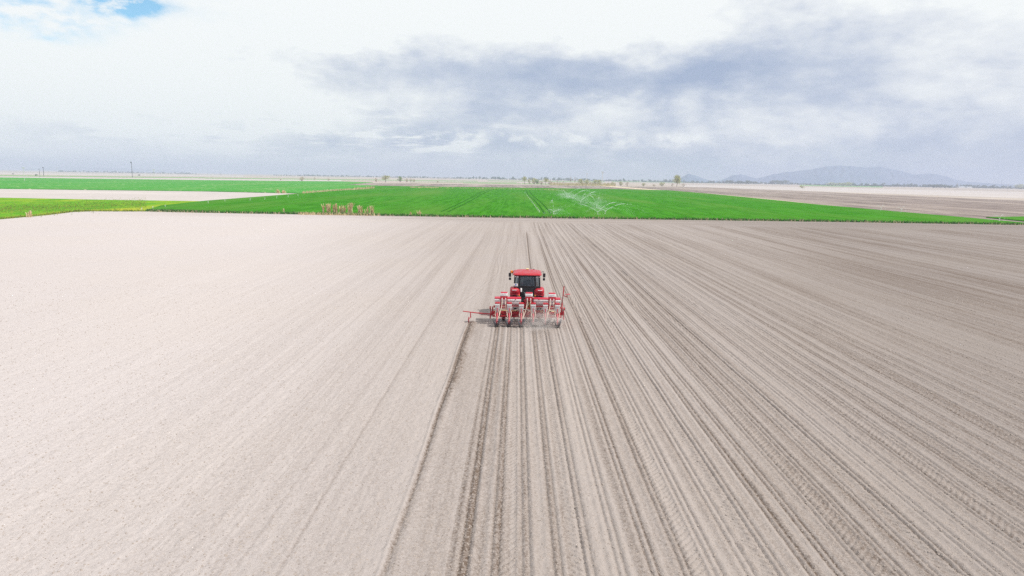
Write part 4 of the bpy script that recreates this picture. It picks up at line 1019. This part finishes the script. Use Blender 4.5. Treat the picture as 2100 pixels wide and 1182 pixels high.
# fenders
def fender(s):
    bm = bmesh.new(); Rf = .98; xi, xo = .44, 1.06; secs = []
    prof = [(xi, -.02), (xi+.03, .02), ((xi+xo)/2, .035), (xo-.10, .015), (xo-.02, -.04), (xo, -.13)]
    A = [R(a) for a in (143, 136, 124, 112, 100, 86, 70, 56, 44)]
    for i, a in enumerate(A):
        e = 1 - .35*max(0, (i == 0)); ring = []
        for x, dr in prof:
            xx = x if i > 0 else xi + (x-xi)*.86
            r_ = Rf+dr-(.03 if i == 0 else 0); ring.append(bm.verts.new((s*xx, math.cos(a)*r_, .84+math.sin(a)*r_)))
        secs.append(ring)
    for a, b in zip(secs, secs[1:]):
        for k in range(len(prof)-1): bm.faces.new((a[k], a[k+1], b[k+1], b[k]))
    g0 = bmesh.ops.recalc_face_normals(bm, faces=bm.faces)
    bmesh.ops.solidify(bm, geom=list(bm.faces), thickness=.025)
    f = obj('fender', bm, RED, tractor, 'auto')
    # rear face: the rounded red shell one sees from behind
    bm = bmesh.new(); box(bm, (.61, .42, .46), (s*.752, -.66, 1.63), rot=(R(12), 0, 0), bev=.18, taper=(.86, .8)); obj('fender_shell', bm, RED, f, True)
    bm = bmesh.new(); box(bm, (.27, .05, .035), (s*.78, -.862, 1.755), bev=.012); obj('fender_lamp', bm, LAMPW, f)
    bm = bmesh.new(); box(bm, (.06, .05, .085), (s*.485, -.80, 1.42), bev=.012); obj('indicator_lamp', bm, AMBER, f)
fender(-1); fender(1)
# cab
cabf = bmesh.new(); zb, zt = 1.62, 2.60; y0, y1 = -.42, 1.20
posts = [((-.80, y0+.12), (-.74, y0+.18)), ((.80, y0+.12), (.74, y0+.18)), ((-.50, y0), (-.46, y0+.06)), ((.50, y0), (.46, y0+.06)), ((-.80, .55), (-.76, .55)), ((.80, .55), (.76, .55)), ((-.58, y1), (-.52, y1-.1)), ((.58, y1), (.52, y1-.1))]
for (a, b), (c, d) in posts: tube(cabf, [(a, b, zb), (c, d, zt)], .042, 8)
for z, w in ((1.92, 1.0), (2.56, .96)): box(cabf, (w, .07, .08), (0, y0+.01+(.05 if z > 2 else 0), z), bev=.01)
for s in (-1, 1):
    box(cabf, (.36, .06, .10), (s*.64, y0+.07, 1.88), rot=(0, 0, s*R(20)), bev=.01); box(cabf, (.34, .06, .12), (s*.62, y0+.13, 2.54), rot=(0, 0, s*R(20)), bev=.01)
    box(cabf, (.06, 1.5, .3), (s*.78, .40, 1.60), bev=.01); box(cabf, (.06, 1.5, .08), (s*.74, .40, 2.56), bev=.01)
box(cabf, (1.5, 1.5, .06), (0, .38, 1.30), bev=0); box(cabf, (1.0, .06, .5), (0, y0+.02, 1.66), bev=.01); box(cabf, (1.2, .06, .6), (0, y1, 1.5), bev=.01); box(cabf, (1.2, .06, .08), (0, y1-.1, 2.56), bev=.01)
cab = obj('cab_frame', cabf, BLACK, tractor, 'auto')
def pane(pts): return pydata('cab_window', pts, [tuple(range(len(pts)))], GLASS, tractor)
pane([(-.48, y0+.005, 1.93), (.48, y0+.005, 1.93), (.45, y0+.055, 2.54), (-.45, y0+.055, 2.54)])
for s in (-1, 1):
    pane([(s*.51, y0+.01, 1.88), (s*.79, y0+.12, 1.88), (s*.735, y0+.17, 2.55), (s*.47, y0+.06, 2.55)])
    pane([(s*.80, y0+.14, 1.72), (s*.80, y1-.05, 1.72), (s*.755, y1-.10, 2.55), (s*.755, y0+.18, 2.55)])
pane([(-.56, y1+.01, 1.7), (.56, y1+.01, 1.7), (.50, y1-.08, 2.54), (-.50, y1-.08, 2.54)])
def roof():
    bm = bmesh.new()
    def ring(w, ya, yb, ch, z, zr=0):
        pts = [(-w+ch*.4, ya), (w-ch*.4, ya), (w, ya+ch*.6), (w, yb-ch*1.6), (w-ch*1.3, yb), (-w+ch*1.3, yb), (-w, yb-ch*1.6), (-w, ya+ch*.6)]
        return [bm.verts.new((x, y, z + zr*(y-ya)/(yb-ya))) for x, y in pts]
    rings = [ring(.80, -.50, 1.28, .16, 2.60), ring(.87, -.56, 1.36, .20, 2.618), ring(.885, -.58, 1.40, .22, 2.645, .02), ring(.84, -.50, 1.34, .22, 2.71, .03), ring(.66, -.25, 1.12, .22, 2.75, .035), ring(.5, 0, .9, .2, 2.752, .035)]
    for a, b in zip(rings, rings[1:]):
        for k in range(8): bm.faces.new((a[k], a[(k+1) % 8], b[(k+1) % 8], b[k]))
    bm.faces.new(rings[-1]); bm.faces.new(rings[0][::-1]); bmesh.ops.bevel(bm, geom=[e for e in bm.edges], offset=.01, segments=1, affect='EDGES')
    return obj('cab_roof', bm, RED, tractor, 'auto')
rf = roof()
bm = bmesh.new(); box(bm, (.17, .17, .06), (.02, 1.0, 2.82), bev=.025); g_ = obj('satellite_receiver', bm, YELLOW, tractor, 'auto')
bm = bmesh.new(); box(bm, (.14, .12, .05), (.02, .98, 2.775), bev=.01); obj('receiver_bracket', bm, BLACK, g_)
bm = bmesh.new(); box(bm, (.10, .08, .03), (.42, 1.12, 2.79), bev=.01); obj('roof_fitting', bm, BLACK, rf)
for s in (-1, 1):
    for q, ang in ((.72, 8), (.585, -14)):
        bm = bmesh.new(); box(bm, (.11, .07, .055), (s*q, y0-.03+(.06 if q > .6 else 0), 2.515), rot=(0, s*R(ang), s*R(-10)), bev=.02); obj('work_lamp', bm, LAMPW, tractor, 'auto')
    # mirrors
    bm = bmesh.new(); tube(bm, [(s*.84, 1.0, 2.62), (s*1.06, 1.05, 2.66)], .016, 6); tube(bm, [(s*1.06, 1.05, 2.66), (s*1.09, 1.0, 2.1)], .014, 6)
    ar = obj('mirror_arm', bm, BLACK, tractor)
    bm = bmesh.new(); box(bm, (.165, .07, .26), (s*1.085, .96, 2.43), bev=.03); box(bm, (.15, .07, .16), (s*1.075, .96, 2.175), bev=.03); obj('mirror', bm, BLACK, ar, 'auto')
    bm = bmesh.new(); box(bm, (.13, .006, .22), (s*1.085, .922, 2.43), bev=0); box(bm, (.11, .006, .11), (s*1.075, .922, 2.175), bev=0); obj('mirror_glass', bm, mat('mirror_glass', (.02, .02, .025), .3), ar)
bm = bmesh.new(); M = Matrix.Translation((-.97, .90, 2.62)) @ Matrix.Rotation(R(-90), 4, 'Y'); lathe(bm, [(.03, -.08), (.075, -.07), (.085, 0), (.075, .07), (.04, .10)], 18, M); obj('beacon_lamp', bm, ORANGE, tractor, 'auto')
bm = bmesh.new(); tube(bm, [(-.84, .95, 2.60), (-.97, .90, 2.53)], .016, 6); tube(bm, [(-.86, .7, 2.6), (-.92, .6, 2.76)], .01, 6); tube(bm, [(-.93, .88, 2.56), (-.90, .86, 2.40)], .014, 6); obj('beacon_bracket', bm, BLACK, tractor)
bm = bmesh.new(); box(bm, (.27, .012, .17), (-.70, y0-.03, 2.01), bev=.004); sg = obj('speed_plate', bm, WHITEP, tractor)
v = [(-.72, y0-.042, 1.96), (-.67, y0-.042, 1.96), (-.65, y0-.042, 2.07), (-.75, y0-.042, 2.07)]; pydata('plate_marking', v, [(0, 1, 2, 3)], BLUE, sg)
v = [(-.82, y0-.042, 1.94), (-.78, y0-.042, 1.94), (-.78, y0-.042, 2.0), (-.82, y0-.042, 2.0)]; pydata('plate_marking', v, [(0, 1, 2, 3)], BLACK, sg)
bm = bmesh.new(); M = Matrix.Translation((-.37, y0-.16, 1.72)) @ Matrix.Rotation(R(-90), 4, 'Y'); lathe(bm, [(.02, -.12), (.052, -.11), (.055, .08), (.03, .12)], 16, M); obj('fluid_bottle', bm, WHITEP, tractor, 'auto')
bm = bmesh.new(); box(bm, (.50, .48, .14), (0, .25, 1.66), bev=.05); box(bm, (.46, .14, .60), (0, .02, 1.98), rot=(R(8), 0, 0), bev=.05); obj('seat', bm, SEATM, tractor, 'auto')
bm = bmesh.new(); pts = [(.19*math.cos(a), .78+.08*math.sin(a), 1.98+.17*math.sin(a)) for a in [k*math.pi/8 for k in range(17)]]; tube(bm, pts, .016, 6, cap=False); tube(bm, [(0, .78, 1.98), (0, 1.05, 1.4)], .03, 8); obj('steering_wheel', bm, BLACK, tractor)

# ------------------------------------------------------------------ dust behind the planter and haze over the plain
def dust(loc, size, dens, label):
    bm = bmesh.new(); bmesh.ops.create_icosphere(bm, subdivisions=3, radius=1)
    m = bpy.data.materials.new('dust'); m.use_nodes = True; g = NT(m.node_tree)
    out = g.n('ShaderNodeOutputMaterial'); pv = g.n('ShaderNodeVolumePrincipled'); pv.inputs['Color'].default_value = (.86, .80, .76, 1)
    tc = g.n('ShaderNodeTexCoord'); ln = g.n('ShaderNodeVectorMath', operation='LENGTH'); g.link(tc.outputs['Object'], ln.inputs[0])
    fall = g.sstep(ln.outputs['Value'], 1.0, .1)
    mp = g.n('ShaderNodeMapRange'); mp.interpolation_type = 'SMOOTHSTEP'; g.link(ln.outputs['Value'], mp.inputs[0]); mp.inputs[1].default_value = .15; mp.inputs[2].default_value = 1.0; mp.inputs[3].default_value = 1.0; mp.inputs[4].default_value = 0.0
    nz = g.sstep(g.noise(tc.outputs['Object'], 2.2, 4, .6), .35, .7)
    g.link(g.m('MULTIPLY', g.m('MULTIPLY', mp.outputs[0], nz), dens), pv.inputs['Density']); g.link(pv.outputs[0], out.inputs['Volume'])
    o = obj('dust', bm, m); o.location = loc; o.scale = size; tag(o, label, 'dust', None, 'stuff'); return o
dust((MX+.85, MY-.1, .45), (1.7, 1.1, .75), 2.2, 'pale dust cloud rising around the right-hand planter wheels')
dust((MX+.55, MY-1.3, .30), (1.3, 1.3, .42), 1.1, 'thin dust trail settling behind the middle of the planter')
hz = bmesh.new(); bmesh.ops.create_cube(hz, size=1)
hm = bpy.data.materials.new('haze'); hm.use_nodes = True; g = NT(hm.node_tree); out = g.n('ShaderNodeOutputMaterial'); pv = g.n('ShaderNodeVolumePrincipled')
pv.inputs['Color'].default_value = (.575, .64, .79, 1); pv.inputs['Density'].default_value = .00029; pv.inputs['Anisotropy'].default_value = .0
g.link(pv.outputs[0], out.inputs['Volume'])
ho = obj('haze', hz, hm); ho.location = (0, 6500, 61-1.2); ho.scale = (23000, 18000, 122)
tag(ho, 'pale bluish haze hanging over the whole plain', 'haze', None, 'stuff')
